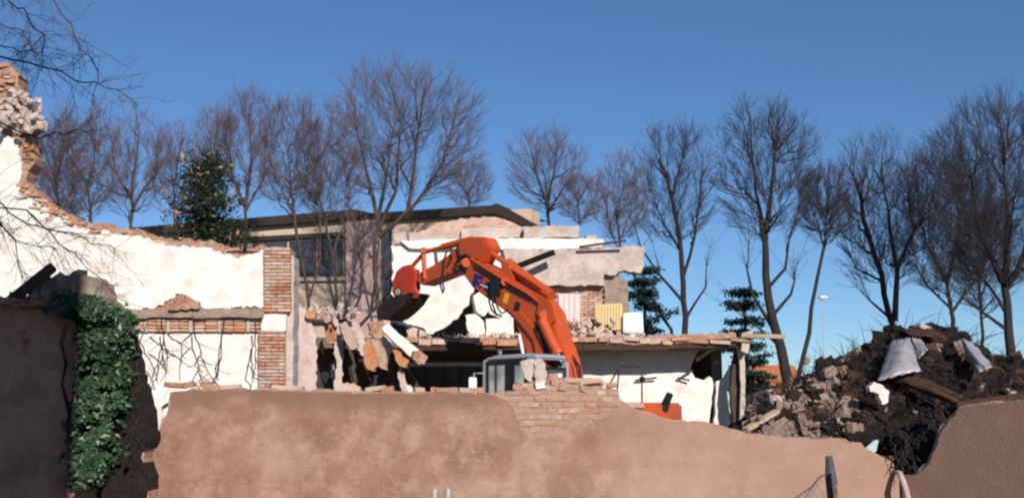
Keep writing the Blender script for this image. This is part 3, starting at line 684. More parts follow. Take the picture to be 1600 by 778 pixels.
    d = build('door', slab([(872,459),(906,459),(906,507),(872,507)], D-.08, .06), M['shutter'], t, bevel=.006)
    for i in range(4):
        build('door_board', slab([(873+i*8.2,460),(880+i*8.2,460),(880+i*8.2,506),(873+i*8.2,506)], D-.11, .028), M['shutter'], d, bevel=.004)
    # leftover floor rubble line between
    mb = MB()
    for i in range(190):
        px = rng.uniform(640,1150); c = 524 + 3*math.sin(px*.02); s = rng.uniform(.04,.14) * (1.6 if 860 < px < 960 else .7)
        p = at(px, c + rng.uniform(-4,3), 27.25+rng.uniform(0,.9)); (add_rock if rng.random() < .6 else add_chip)(mb, p, (s*1.4,s,s*.7), rng)
    for i in range(120):
        px = rng.uniform(866,960); p = at(px, rng.uniform(500,530), 28.2+rng.uniform(-.3,.5)); s = rng.uniform(.08,.24); add_rock(mb, p, (s*1.4,s,s*.7), rng)
    o = build('floor_rubble', mb, M['brick_pale'], t); o['kind'] = 'stuff'
    return t
rear_ruin()
# pieces standing on the upper floor
D = 28.3
b = thing('yellow_panel', 'yellow corrugated board leaning on the upper floor beside the brick wall', 'panel', at(950,516,D))
build('board', slab([(929,476),(972,474),(973,516),(930,516)], D, .04), M['yellowwood'], b)
for i in range(9): build('rib', slab([(931+i*4.6,477),(933.2+i*4.6,477),(933.2+i*4.6,515),(931+i*4.6,515)], D-.03, .028), M['yellowwood'], b)
w_ = thing('white_cabinet', 'square white enamelled cabinet standing at the right edge of the upper floor', 'cabinet', at(990,522,D-.2))
build('body', slab([(974,489),(1004,488),(1006,521),(974,520)], D-.2, .5), M['whitebox'], w_, bevel=.03)
build('foot', slab([(982,522),(998,522),(998,527),(982,527)], D-.15, .3), M['whitebox'], w_)
chunk('plaster_block', 'white plaster block with grey side leaning in the upper floor hole', 'rubble', [(740,462),(752,455),(765,460),(768,480),(757,494),(744,486)], 28.2, .25, 'white', seed=51, yaw=.3)
chunk('plaster_block', 'large flat white plaster block left below the boom', 'rubble', [(760,462),(800,458),(806,488),(790,500),(764,490)], 28.4, .3, 'white', seed=52)
chunk('plaster_block', 'square white plaster block standing on the floor edge below the boom', 'rubble', [(759,498),(802,496),(804,530),(760,531)], 28.0, .35, 'white', seed=53, amp=.8)
chunk('plaster_block', 'narrow white plaster block beside the square one below the boom', 'rubble', [(727,492),(742,490),(756,502),(758,530),(738,528),(730,515)], 28.1, .3, 'white', seed=54)
chunk('terracotta_blocks', 'row of broken orange floor blocks sagging under the white upper wall', 'rubble', [(634,514),(648,508),(662,512),(668,524),(640,530)], 27.6, .35, 'brick_pale', seed=55, amp=2)
tag(build('roof_timber', MB().bar(at(806,417,28.0), at(866,394,28.2), .13, .15), M['charred'], bevel=.01), 'dark steel beam sticking up behind the boom', 'beam')
tag(build('roof_batten', MB().bar(at(905,386,28.5), at(978,376,28.3), .05, .06), M['wood_dark']), 'thin batten poking out over the grey beam end', 'batten')
tag(build('lath', MB().bar(at(1088,562,27.6), at(1124,538,27.2), .06, .07), M['wood']), 'pale lath slanting under the floor at the dark corner', 'lath')
tag(build('broken_plank', MB().bar(at(1160,524,27.0), at(1226,526,26.6), .18, .1), M['wood']), 'pale plank end sticking out at the right end of the floor', 'plank')
chunk('concrete_lump', 'hanging grey concrete lump at the right end of the floor', 'rubble', [(1160,520),(1176,516),(1174,530),(1168,552),(1158,548)], 27.0, .3, 'concrete', seed=56, amp=1.5)
def wall_rods():
    for i, (p, q, lb) in enumerate((((993,594),(1026,590),'short dark rod on the lower white wall, nearest the excavator'),((1060,592),(1082,578),'short dark rod slanting up on the lower white wall'),((1058,590),(1078,594),'short dark rod crossing the slanting one on the white wall'))):
        tag(build('iron_rod', MB().tube([at(*p, 28.0), at(*q, 27.95)], .025, 6), M['dark_steel']), lb, 'rod', 'iron rods on the white wall')
wall_rods()

# ------------------------------------------------------------------ long building behind
def pink_building():
    P = at(770, 320, 40); dirv = V(-15.4, 5.6, 0).normalized(); n = V(-dirv.y, dirv.x, 0)
    if n.y > 0: n = -n
    t = thing('long_building', 'long cream and pink building with dark overhanging roof behind the ruin', 'building', V(P.x-8, P.y+4, 0))
    q = lambda px, py, o=0: on(px, py, P + n*o, n)
    def pan(name, poly, o, th, m, par=t): return build(name, MB().prism([q(x, y, o) for x, y in poly], -n*th), M[m], par)
    pan('wall', [(-150,380),(180,364),(830,326),(830,640),(-150,640)], 0, 1, 'cream')
    # windows in a dark band
    for (a, b, y0, y1) in ((452,494,372,432),(496,536,369,431),(590,612,360,470),(395,448,376,434)):
        o = pan('window', [(a,y0),(b,y0-2),(b,y1),(a,y1)], .04, .1, 'dark_steel')
        m3 = (a+b)/2
        pan('pane', [(a+3,y0+4),(m3-1,y0+3),(m3-1,(y0+y1)/2-1),(a+3,(y0+y1)/2)], .06, .03, 'glass', o); pan('pane', [(m3+1,y0+3),(b-3,y0+2),(b-3,(y0+y1)/2-2),(m3+1,(y0+y1)/2-1)], .06, .03, 'glass', o)
        pan('pane', [(a+3,(y0+y1)/2+4),(m3-1,(y0+y1)/2+3),(m3-1,y1-3),(a+3,y1-3)], .06, .03, 'glass', o); pan('pane', [(m3+1,(y0+y1)/2+3),(b-3,(y0+y1)/2+2),(b-3,y1-3),(m3+1,y1-3)], .06, .03, 'glass', o)
    pan('band_course', [(370,371),(538,362),(538,369),(370,378)], .12, .3, 'rooftile')
    pan('sill', [(450,434),(540,433),(540,438),(450,439)], .15, .3, 'concrete')
    pan('sill', [(466,500),(550,498),(550,503),(466,505)], .18, .3, 'dark_steel')
    pan('pier', [(540,346),(590,343),(594,640),(542,640)], .3, .5, 'pink')
    pan('pier', [(612,356),(640,354),(640,640),(612,640)], .2, .5, 'pink')
    # roof: thick dark eaves and low slopes
    def eave(a, ya, b, yb, o, th, dep, nm='roof'):
        p0, p1 = q(a, ya, o), q(b, yb, o)
        up = V(0,0,1); mb = MB()
        mb.prism([p0, p0-up*th, p0-up*th - n*(o+.2), p0 + up*.35 - n*dep, ], p1-p0)
        return build(nm, mb, M['rooftile'], t)
    e1 = eave(190, 357, 555, 327, .26, .36, 5.5); e2 = eave(548, 335, 778, 320, .22, .33, 6)
    hp = [q(770,319,.9), q(778,318,.9), q(838,351,.4), q(834,358,.4), q(768,332,.9)]
    build('roof_hip', MB().prism(hp, -n*5), M['rooftile'], t)
    return t
pink_building()

# ------------------------------------------------------------------ far things on the right
def far_house():
    t = thing('far_house', 'distant low house with orange tiled roof beside the dark conifer', 'house', at(1222,600,70).xy.to_3d())
    a, b = at(1192,612,70), at(1250,612,70); z = at(1220,600,70).z
    build('wall', MB().span((a.x,70,0),(b.x,76,z)), M['cream'], t)
    zt = at(1220,570,73).z
    build('roof', MB().prism([V(a.x-.4,69.6,z-.1), V(a.x-.4,76.4,z-.1), V(a.x-.4,73,zt)], (b.x-a.x+.8,0,0)), M['redroof'], t)
    build('window', MB().span((a.x+.6,69.95,.8),(a.x+1.5,70.01,1.9)), M['glass'], t)
far_house()
def street_lamp():
    t = thing('street_lamp', 'far street lamp with small white head against the pale sky', 'street lamp', at(1284,620,62).xy.to_3d())
    p = at(1284,466,62); b = V(p.x,62,0)
    build('pole', MB().tube([b, V(p.x,62,p.z-.4), V(p.x,62,p.z)], [.04,.02,.018], 8), M['concrete'], t, smooth=True)
    build('lamp_head', MB().box(p+V(.02,-.1,.03), (.42,.5,.13)), M['whitebox'], t, bevel=.04)
street_lamp()

# ------------------------------------------------------------------ excavator
def excavator():
    d = V(-.72,.694,0).normalized(); lf = V(-d.y,d.x,0); C = V(1.30, 23.0, 0)
    t = thing('excavator', 'orange tracked excavator with grey cab working on the ruin', 'excavator', C, math.atan2(d.y, d.x))
    inv = wm(t).inverted()
    def L(px, py, y=0.0): return inv @ on(px, py, C + lf*y, lf)           # pixel -> machine coordinates on its plane y
    def plate(name, poly, y, wd, m, par=t, bev=.02):
        pts = [L(px, py, y) for px, py in poly]
        return build(name, MB().prism(pts, (0,-wd,0)), M[m], par, local=True, bevel=bev)
    def tub(name, path, r, m, par=t, n=10):
        mb = MB().tube(path, r, n); return build(name, mb, M[m], par, local=True, smooth=False)
    bx = lambda name, a, b, m, par=t, bev=.03: build(name, MB().span(a, b), M[m], par, local=True, bevel=bev)
    # undercarriage
    for s in (1,-1):
        y = s*1.0; path = []
        for k in range(10): a = math.pi/2 + math.pi*k/9; path.append(V(-1.65+.42*math.cos(a), 0, .44+.42*math.sin(a)))
        for k in range(10): a = -math.pi/2 + math.pi*k/9; path.append(V(1.65+.42*math.cos(a), 0, .44+.42*math.sin(a)))
        tr = build('track', MB().prism([p+V(0,y+.27,0) for p in path], (0,-.54,0)), M['dark_steel'], t, local=True)
        for k in range(36):
            u = k/36*2*(3.3+math.pi*.42); 
            if u < 3.3: p, ang = V(1.65-u, y, .875), 0
            elif u < 3.3+1.32: a = math.pi/2+(u-3.3)/.42; p, ang = V(-1.65+.435*math.cos(a), y, .44+.435*math.sin(a)), -(a-math.pi/2)
            elif u < 7.92-.0: p, ang = V(-1.65+(u-4.62), y, .005), 0
            else: a = -math.pi/2+(u-7.92)/.42; p, ang = V(1.65+.435*math.cos(a), y, .44+.435*math.sin(a)), -(a+math.pi/2)
            build('track_shoe', MB().box(p, (.16,.56,.03), Matrix.Rotation(ang,3,'Y')), M['dark_steel'], tr, local=True)
    bx('undercarriage_frame', (-1.2,-.72,.35), (1.2,.72,.85), 'dark_steel'); tub('slew_ring', [V(0,0,.85), V(0,0,1.05)], .6, 'dark_steel', n=20)
    # upper structure
    bx('deck', (-2.0,-1.0,1.03), (1.15,1.42,1.22), 'orange'); bx('engine_hood', (-1.55,-.95,1.22), (-.45,1.0,1.86), 'orange', bev=.06)
    cw = []
    for k in range(9): a = -1 + 2*k/8; cw.append(V(-2.04 - .25*(1-a*a), a*.98, 1.05))
    cw += [V(-1.45,.98,1.05), V(-1.45,-.98,1.05)]
    c = build('counterweight', MB().prism(cw, (0,0,.84)), M['orange'], t, local=True, bevel=.05)
    bx('fuel_tank', (-.45,-1.0,1.22), (.9,-.45,1.75), 'orange')
    bx('side_panel', (-1.5,1.005,1.24), (-.4,1.03,1.8), 'orange', bev=.01)
    mb = MB().tube([L(1038,640,-.05), L(1040,630,-.05), L(1047,615,-.05)], [.085,.08,.07], 10); build('exhaust_stack', mb, M['black'], t, local=True)
    # handrails
    def rail(px, y): tub('handrail', [L(a, b, y) for a, b in px], .018, 'dark_steel', n=6)
    rail([(943,616),(957,592),(968,573),(985,571),(1000,573),(1003,578),(1003,634)], -.9); rail([(968,573),(965,600),(964,620)], -.9); tub('rail_knob', [L(1001,592,-.9), L(1006,592,-.9)], .05, 'black', n=8)
    # cab
    x0, x1, y0, y1, z0, z1 = -.27, 1.27, .46, 1.45, 1.2, 2.86
    cab = bx('cab', (x0,y0,z0), (x1,y1,1.72), 'cabgrey', bev=.03)
    rf = build('roof', MB().prism([V(x0,0,2.755), V(x0+.03,0,z1-.03), V(x0+.25,0,z1+.02), V(x1-.35,0,z1+.0), V(x1-.1,0,z1-.05), V(x1-.02,0,2.755)], (0,y1-y0,0)), M['cabgrey'], cab, local=True, bevel=.05)
    for v in rf.data.vertices: v.co.y += y0
    def post(a, b, wx, wy): build('pillar', MB().bar(a, b, wy, wx, up=(1,0,0)), M['cabgrey'], cab, local=True, bevel=.015)
    post(V(x0+.11,y1-.05,1.6), V(x0+.11,y1-.05,2.78), .24, .12); post(V(x0+.05,y0+.06,1.6), V(x0+.05,y0+.06,2.72), .1, .12)
    post(V(x1-.06,y1-.05,1.6), V(x1-.09,y1-.05,2.78), .15, .10); post(V(x1-.03,y0+.05,1.6), V(x1-.10,y0+.05,2.72), .08, .09)
    build('door_pillar', MB().bar(V(.47,y1-.04,1.6), V(.47,y1-.04,2.76), .08, .12, up=(1,0,0)), M['black'], cab, local=True)
    def frame(a, b, z_0, z_1, y, th=.05):                # black rubber gasket round a side pane
        mb = MB().span((a,y-.02,z_0),(a+th,y+.012,z_1)).span((b-th,y-.02,z_0),(b,y+.012,z_1)).span((a+th,y-.02,z_0),(b-th,y+.012,z_0+th)).span((a+th,y-.02,z_1-th),(b-th,y+.012,z_1))
        build('window_seal', mb, M['black'], cab, local=True)
    frame(.52, x1-.12, 1.62, 2.745, y1-.0, .06); frame(x0+.24, .42, 1.62, 2.745, y1-.005, .075)
    bx('side_window', (.54,y1-.03,1.64), (x1-.08,y1-.02,2.74), 'cabglass', cab, 0); bx('side_window', (x0+.22,y1-.03,1.64), (.40,y1-.02,2.74), 'cabglass', cab, 0)
    mb = MB().span((x0-.012,y0+.10,1.72),(x0+.03,y0+.15,2.6)).span((x0-.012,y1-.27,1.72),(x0+.03,y1-.22,2.6)).span((x0-.012,y0+.15,1.72),(x0+.03,y1-.27,1.77)).span((x0-.012,y0+.15,2.55),(x0+.03,y1-.27,2.6))
    build('window_seal', mb, M['black'], cab, local=True)
    bx('rear_window', (x0+.0,y0+.13,1.75), (x0+.012,y1-.25,2.57), 'glass', cab, 0)
    bx('rear_panel', (x0+.0,y0+.02,1.55), (x0+.06,y1-.02,1.75), 'cabgrey', cab, 0); bx('rear_pillar', (x0-.005,y1-.23,1.7), (x0+.1,y1-.02,2.7), 'cabgrey', cab, .01)
    bx('sticker', (x0-.018,y0+.24,2.38), (x0-.013,y0+.44,2.48), 'white_mark', cab, 0)
    bx('front_window', (x1-.06,y0+.08,1.6), (x1-.05,y1-.08,2.66), 'cabglass', cab, 0); bx('far_window', (x0+.2,y0+.02,1.7), (x1-.1,y0+.03,2.64), 'cabglass', cab, 0)
    bx('seat', (.35,.72,1.3), (.85,1.2,1.75), 'black', cab); bx('seat_back', (.28,.72,1.7), (.42,1.2,2.4), 'black', cab)
    tub('sliding_bar', [V(.86,y1,1.64), V(.86,y1,2.74)], .015, 'black', cab, 6)
    m_ = build('mirror', MB().span((x1+.02,y1+.12,1.95),(x1+.07,y1+.34,2.42)), M['white_mark'], t, local=True, bevel=.02); tub('mirror_arm', [V(x1-.03,y1-.03,1.7), V(x1+.04,y1+.2,1.8), V(x1+.04,y1+.2,2.5), V(x1-.05,y1-.02,2.5)], .018, 'cabgrey', t, 6)
    tub('roof_lamp', [V(1.0,1.2,2.86), V(1.0,1.2,2.98)], .05, 'steel', cab, 8)
    # boom
    bp = [(716,411),(722,401),(745,408),(783,428),(822,452),(846,466),(862,488),(870,520),(884,560),(893,604),(862,618),(838,606),(824,560),(813,526),(800,496),(786,484),(763,468),(737,448),(722,427)]
    boom = plate('boom', bp, .24, .48, 'orange', bev=.03)
    plate('edge_strip', [(724,403),(783,431),(822,455),(845,470),(846,473),(822,459),(783,436),(724,407)], .262, .02, 'orange', boom, 0)
    plate('pivot_plate', [(843,462),(862,474),(868,500),(856,512),(842,506),(838,488)], .30, .06, 'orange', boom, .01)
    tub('pin', [L(850,492,.34), L(850,492,-.34)], .10, 'orange', boom, 14); tub('pin', [L(789,440,.3), L(789,440,-.3)], .09, 'orange', boom, 14); tub('pin', [L(729,410,.32), L(729,410,-.32)], .11, 'orange', boom, 14)
    plate('cylinder_bracket', [(776,432),(786,412),(794,410),(802,436),(790,446)], .16, .32, 'orange', boom, .01)
    # logo: blue block letters with a white line through them, yellow label
    plate('logo_letter', [(741,427),(755,432),(753.5,437),(747,434.5),(746,439),(750,441),(748.5,445),(744.5,443.5),(742.5,449),(737,445)], .253, .012, 'blue', boom, 0)
    plate('logo_letter', [(751,438.5),(754,439.5),(753,443.5),(758,445.5),(759.5,439),(765,441.5),(762,456),(756,452.5),(757,449),(752,447),(751,450),(747,447.5)], .253, .012, 'blue', boom, 0)
    plate('logo_bar', [(750,443.4),(763.4,448.8),(763,450.6),(749.6,445.2)], .259, .012, 'white_mark', boom, 0)
    plate('yellow_label', [(789,457),(795,460),(791,475),(785,472)], .253, .012, 'yellow', boom, 0)
    for pl in ([(832,508),(838,508),(862,560),(872,600),(866,602),(854,560)],[(808,492),(822,497),(836,514),(830,512)],[(846,470),(852,474),(862,498),(858,500)]): plate('shade_strip', pl, .262, .03, 'grime_and_shade', boom, 0)  # thin dark plates paint the shaded gaps between boom members
    plate('hose_clamp', [(766,436),(770,437),(764,466),(760,465)], .27, .04, 'grime_and_shade', boom, 0); plate('hose_clamp', [(806,470),(812,474),(808,490),(802,486)], .27, .04, 'grime_and_shade', boom, 0)
    tub('hose', [L(735,404,.27), L(757,418,.29), L(789,438,.3), L(824,458,.29), L(850,478,.28)], .028, 'orange', boom, 6); tub('hose', [L(741,416,.27), L(770,434,.27), L(800,452,.27), L(830,468,.27)], .02, 'grime_and_shade', boom, 6)
    # boom cylinders
    for s in (.36,-.36):
        a, b, c2 = L(846,498,s), L(872,552,s), L(886,604,s)
        cy = tub('boom_cylinder', [a, a.lerp(b,.06), b], [.075,.105,.105], 'orange'); tub('rod', [b, c2], .055, 'steel', cy)
        tub('gland', [b.lerp(a,.06), b.lerp(c2,.04)], .125, 'orange', cy, 12)
    a, b = L(796,490,.3), L(842,598,.3); plate('boom_rib', [(795,486),(812,486),(842,520),(860,588),(845,592),(832,530)], .30, .06, 'orange', boom, .01)
    tub('white_rod', [L(811,522,.34), L(818,556,.34)], .035, 'white_mark', boom, 8)
    # arm cylinder on top of the boom
    a, b, c2 = L(862,462,0), L(795,414,0), L(757,388,0)
    ac = tub('arm_cylinder', [a, b], .12, 'orange', n=14); tub('rod', [b, c2], .065, 'orange', ac, 10); tub('gland', [b.lerp(a,.08), b.lerp(c2,.05)], .145, 'orange', ac, 14); tub('hose', [L(800,420,.14), L(822,434,.16), L(846,450,.15)], .03, 'orange', ac, 6)
    # arm
    arm = plate('arm', [(724,374),(736,370),(757,370),(765,386),(754,408),(742,420),(722,424),(700,430),(680,438),(660,446),(650,440),(654,426),(676,414),(700,398)], .2, .4, 'orange', bev=.03)
    plate('gusset', [(728,378),(752,374),(758,386),(748,404),(730,410),(722,400)], .225, .03, 'orange', arm, .008)
    # bucket cylinder, links
    a, b, c2 = L(738,374,0), L(692,386,0), L(664,394,0)
    bc = tub('bucket_cylinder', [a, b], .085, 'orange', n=12); tub('rod', [b, c2], .05, 'orange', bc)
    for s in (.2,-.2): tub('link', [L(661,388,s), L(664,436,s)], .055, 'orange'); tub('link', [L(662,396,s*.8), L(646,414,s*.8)], .05, 'orange')
    tub('link', [L(680,392,.1), L(682,412,.1)], .04, 'dark_steel')
    tub('link_pin', [L(662,391,.26), L(662,391,-.26)], .07, 'orange', n=12)
    # coupler and bucket
    cp = plate('coupler', [(619,424),(628,416),(640,413),(649,424),(646,448),(652,458),(648,466),(634,464),(628,474),(620,470),(612,456),(613,440)], .22, .1, 'red', bev=.01)
    plate('coupler_plate', [(619,424),(628,416),(640,413),(649,424),(646,448),(652,458),(648,466),(634,464),(628,474),(620,470),(612,456),(613,440)], -.14, .1, 'red', cp, .01)
    plate('coupler_body', [(626,420),(644,420),(646,450),(640,462),(624,462),(616,448)], .12, .24, 'dark_steel', cp, .01)
    ringc = L(622,456,.25); tub('pin_boss', [ringc, ringc-V(0,.5,0)], .13, 'dark_steel', cp, 14); tub('pin_end', [ringc+V(0,.02,0), ringc], .08, 'concrete', cp, 12)
    # bucket: curved shell open towards the ruin
    prof = [(644,458),(634,474),(622,486),(610,496),(600,500),(590,498)]; inn = [(591,493),(600,495),(608,490),(618,480),(628,469),(637,456)]
    bk = plate('bucket', prof+inn, .30, .60, 'grime_and_shade', bev=.01)  # near-black colour carries the bucket's shade, its sides face the sun
    for s in (.31,-.26): plate('bucket_side', [(644,458),(634,474),(622,486),(610,496),(600,500),(590,498),(588,488),(592,478),(604,467),(624,461)], s, .05, 'grime_and_shade', bk, .005)
    for k in range(5):
        y = -.26+.13*k; p = L(592,496,y); q2 = L(582,494,y); build('tooth', MB().bar(p, q2, .09, .06), M['steel'], bk, local=True)
    # hoses
    def hose(pts, y, r=.022): tub('hose', [L(a, b, y) for a, b in pts], r, 'black', n=6)
    hose([(770,440),(766,455),(764,470),(768,484),(776,492)], .3); hose([(775,444),(770,460),(770,476),(775,490),(784,494)], .32); hose([(779,447),(775,462),(777,480),(784,490),(794,484)], .30)
    hose([(698,392),(694,406),(693,422),(690,436),(694,452),(692,458),(688,446),(690,432)], .24); hose([(704,388),(706,402),(700,414)], .24); hose([(716,380),(717,394),(722,404)], .26); hose([(716,404),(712,412),(718,420),(728,424)], .28, .03); hose([(735,404),(728,398),(718,402)], .28, .03)
    hose([(893,556),(905,572),(908,590),(910,612)], .0, .03); hose([(878,540),(890,566),(897,596),(900,612)], .1, .04)
    build('valve_block', MB().box(L(774,448,.28), (.3,.1,.4)), M['black'], t, local=True, bevel=.02)
    return t
excavator()

# ------------------------------------------------------------------ foreground: fence post, torn mesh, pipes
def foreground():
    D = 7.0
    t = thing('fence_post', 'weathered dark fence post standing in front of the brown wall', 'post', at(1298,778,D).xy.to_3d())
    b = at(1302,778,D); top = at(1295,712,D); base = V(b.x+.06, D, 0)
    build('shaft', MB().tube([base, b, at(1298,745,D), top], [.045,.04,.036,.022], 7), M['greypost'], t)
    build('splint', MB().bar(V(b.x+.09, D-.05, 0), at(1301,738,D-.05), .035, .03), M['greypost'], t)
    build('yellow_tie', MB().tube([at(1303,752,D-.06), at(1309,764,D-.06), at(1310,782,D-.06)], [.006,.012,.010], 7), M['dry_leaf'], t)
    m = thing('wire_mesh', 'sagging torn wire mesh hanging left of the fence post', 'fence', at(1250,778,D).xy.to_3d())
    mb = MB(); rng = random.Random(3)
    topl = lambda px: 737 + (1293-px)*.85 + 3*math.sin(px*.2)
    mb.tube([at(px, topl(px), D) for px in range(1293,1120,-12)], .006, 4)
    for k in range(26):
        px = 1293 - k*6.5
        for sl in (-1, 1):
            pts = []
            for j in range(14):
                x = px + sl*j*5; y = topl(px)+ j*8 + rng.uniform(-.6,.6)
                if x > 1294 or x < 1120 or y < topl(x): break
                pts.append(at(x, y, D+rng.uniform(-.01,.01)))
            if len(pts) > 1: mb.tube(pts, .0017, 3)
    build('wires', mb, M['greypost'], m)
    for x, lb in ((679,'left one of two short galvanised pipe ends at the bottom edge'),(700,'right one of two short galvanised pipe ends at the bottom edge')):
        p = at(x, 763, 6.0); o = thing('pipe', lb, 'pipe', V(p.x, 6.0, 0), group='galvanised pipes in front of the brown wall')
        build('tube', MB().tube([V(p.x,6,0), V(p.x,6,p.z-.02)], .012, 10), M['galvanised'], o, smooth=True); build('cap', MB().tube([V(p.x,6,p.z-.03), V(p.x,6,p.z)], .0145, 10), M['galvanised'], o)
foreground()

# ------------------------------------------------------------------ rubble heap on the right
def heap():
    rng = random.Random(41)
    ridge = [(1150,668),(1172,640),(1200,622),(1240,600),(1275,580),(1310,566),(1345,548),(1380,524),(1410,514),(1440,512),(1475,520),(1510,536),(1545,556),(1575,566),(1620,576),(1800,590)]
    def rz(px):
        for (a, ya), (b, yb) in zip(ridge, ridge[1:]):
            if a <= px <= b: return ya+(yb-ya)*(px-a)/(b-a)
        return 668 if px < 1150 else 590
    DR, DF = 15.6, 12.45
    nx, ny = 120, 34; v = []; f = []
    for j in range(ny):
        u = j/(ny-1); D = DF + (DR-DF)*min(1, u*1.35) if u < .74 else DR + (u-.74)/.26*3
        for i in range(nx):
            px = 1140 + (1800-1140)*i/(nx-1); X = (px-800)/FPX*DR
            zr = at(px, rz(px), DR).z
            zf = at(px, 700 if not 1395 < px < 1480 else 735, DF).z
            zf = min(zf, zr-.05)
            if u < .74: k = (u/.74); z = zf + (zr-zf)*(k**.8)
            else: z = zr*(1-((u-.74)/.26)**1.5)
            x = X*(D/DR if u < .74 else 1)
            nn = noise.fractal(V(x*1.3, D*1.3, 1.7), 1, 2, 5)*.16 + noise.noise(V(x*5, D*5, 3))*.06
            v.append(V(x, D, max(-.05, z + nn*(1 if u < .95 else 0))))
    for j in range(ny-1):
        for i in range(nx-1): a = j*nx+i; f.append((a, a+1, a+nx+1, a+nx))
    t = thing('rubble_heap', 'dark heap of earth, rubble and brushwood behind the breached wall at right', 'rubble heap', at(1420,700,14.5).xy.to_3d(), kind='stuff')
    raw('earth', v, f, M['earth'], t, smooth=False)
    def surf(px, u):
        D = DF+(DR-DF)*min(1, u*1.35); zr = at(px, rz(px), DR).z; zf = min(at(px, 700 if not 1395 < px < 1480 else 735, DF).z, zr-.05); k = u/.74
        return V((px-800)/FPX*D, D, zf+(zr-zf)*(k**.8))
    mbs = {'earth': MB(), 'dusty': MB(), 'concrete_dk': MB(), 'rust': MB()}
    for i in range(2300):
        px = rng.uniform(1165,1640); u = rng.uniform(.02,.74); p = surf(px, u)
        lightz = px < 1330
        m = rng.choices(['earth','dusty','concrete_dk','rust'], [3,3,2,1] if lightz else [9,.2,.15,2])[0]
        if 1365 < px < 1445 and u > .3 and m != 'earth': continue
        s = rng.choice([.04,.07,.10,.15]) * rng.uniform(.7,1.3)
        (add_chip if rng.random() < .5 else add_rock)(mbs[m], p + V(0,0,s*.2), (s*1.5, s, s*.6), rng)
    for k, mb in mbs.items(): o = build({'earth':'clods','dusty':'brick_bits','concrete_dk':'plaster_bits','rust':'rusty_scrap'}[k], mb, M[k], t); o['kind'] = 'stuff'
    tw = MB()
    for i in range(1700):
        px = rng.uniform(1170,1640); u = rng.uniform(.0,.74)
        if rng.random() < .2: px = rng.uniform(1340,1500); u = rng.uniform(0,.35)
        p = surf(px, u); d = V(rng.gauss(0,1), rng.gauss(-.3,.6), rng.gauss(.25,.6)).normalized()*rng.uniform(.15,.55)
        tw.tube([p, p+d*.5+V(0,0,.03), p+d], [.007,.005,.002], 3, cap=False)
    for i in range(120):                                   # fringe hanging through the breach
        px = rng.uniform(1398,1476); y = rng.uniform(640,728) if px > 1440 else rng.uniform(680,735)
        px = min(px, 1500-(y-635)*.62); p = at(px, y, 12.0 - rng.uniform(0,.2)); d = V(rng.gauss(.02,.06), -.03, -rng.uniform(.04,.14))
        tw.tube([p+V(rng.gauss(0,.05),.2,.05), p, p+d], [.008,.007,.002], 4, cap=False)
    for i in range(110):
        px = rng.uniform(1180,1360); p = surf(px, rng.uniform(.3,.74)); d = V(rng.gauss(0,.5), rng.gauss(0,.3), 1).normalized()*rng.uniform(.12,.45)
        tw.tube([p, p+d*.5+V(rng.gauss(0,.05),0,0), p+d], [.007,.005,.002], 3, cap=False)
    o = build('brushwood', tw, M['bark_dk'], t); o['kind'] = 'stuff'
    # spill of clods in the breach
    mb = MB()
    for i in range(330):
        px = rng.uniform(1385,1485); y = rng.uniform(640,738); 
        if px > 1500-(y-632)*.62 or y < 690-(px-1385)*.5 : continue
        if y > 722 and not 1400 < px < 1440: continue
        s = rng.uniform(.06,.2); add_rock(mb, at(px, y, 12.3+rng.uniform(-.12,.3)), (s*1.3,s,s), rng)
    o = build('spilled_clods', mb, M['earth'], t); o['kind'] = 'stuff'

    def sheet(name, label, cat, outline, D0, D1, m, bulge=.15, seed=0, th=.012):
        """a dented sheet: grid over a traced quad, with its own curvature and thickness"""
        r2 = random.Random(seed); n = 12; (a, b, c, d) = outline; vv = []; ff = []
        for j in range(n+1):
            for i in range(n+1):
                s, q = i/n, j/n
                x = (a[0]*(1-s)+b[0]*s)*(1-q) + (d[0]*(1-s)+c[0]*s)*q; y = (a[1]*(1-s)+b[1]*s)*(1-q) + (d[1]*(1-s)+c[1]*s)*q
                edge = min(s, 1-s, q, 1-q)
                if edge < .01: x += r2.uniform(-1.5,1.5); y += r2.uniform(-1.5,1.5)
                D = D0 + (D1-D0)*(1-q) - bulge*math.sin(math.pi*s)*math.sin(math.pi*(.15+.8*q)) + .05*noise.noise(V(s*4, q*3, seed))
                vv.append(at(x, y, D))
        for j in range(n):
            for i in range(n): k = j*(n+1)+i; ff.append((k, k+1, k+n+2, k+n+1))
        o = raw(name, vv, ff, M[m], smooth=True); sm = o.modifiers.new('thickness', 'SOLIDIFY'); sm.thickness = th
        return tag(o, label, cat)
    sheet('metal_sheet', 'large bulging grey metal sheet on the dark rubble heap', 'sheet', ((1394,532),(1422,527),(1438,578),(1370,594)), 13.2, 14.3, 'sheet', .3, 1)
    sheet('metal_sheet', 'small pale metal sheet beside the large bulging one near the heap top', 'sheet', ((1424,526),(1440,530),(1448,546),(1434,560)), 13.6, 14.3, 'sheet', .08, 2)
    sheet('metal_sheet', 'long grey curved metal sheet at the right of the heap', 'sheet', ((1500,528),(1518,534),(1552,572),(1528,582)), 13.4, 14.3, 'sheet', .14, 3)
    sheet('roof_sheet', 'dark rusty roof sheet lying on top of the heap', 'sheet', ((1405,514),(1450,508),(1478,526),(1420,522)), 14.6, 15.3, 'rust', .05, 4)
    sheet('rusty_sheet', 'long rusty brown sheet slanting across the heap below the grey one', 'sheet', ((1390,592),(1424,582),(1506,618),(1488,634)), 12.7, 13.4, 'rust', .1, 5)
    chunk('white_lump', 'bright white plaster lump at the foot of the large grey sheet', 'rubble', [(1358,604),(1366,596),(1380,602),(1390,612),(1388,628),(1378,632),(1374,616),(1360,612)], 12.75, .14, 'white', seed=61, amp=2, step=4, bev=.003)
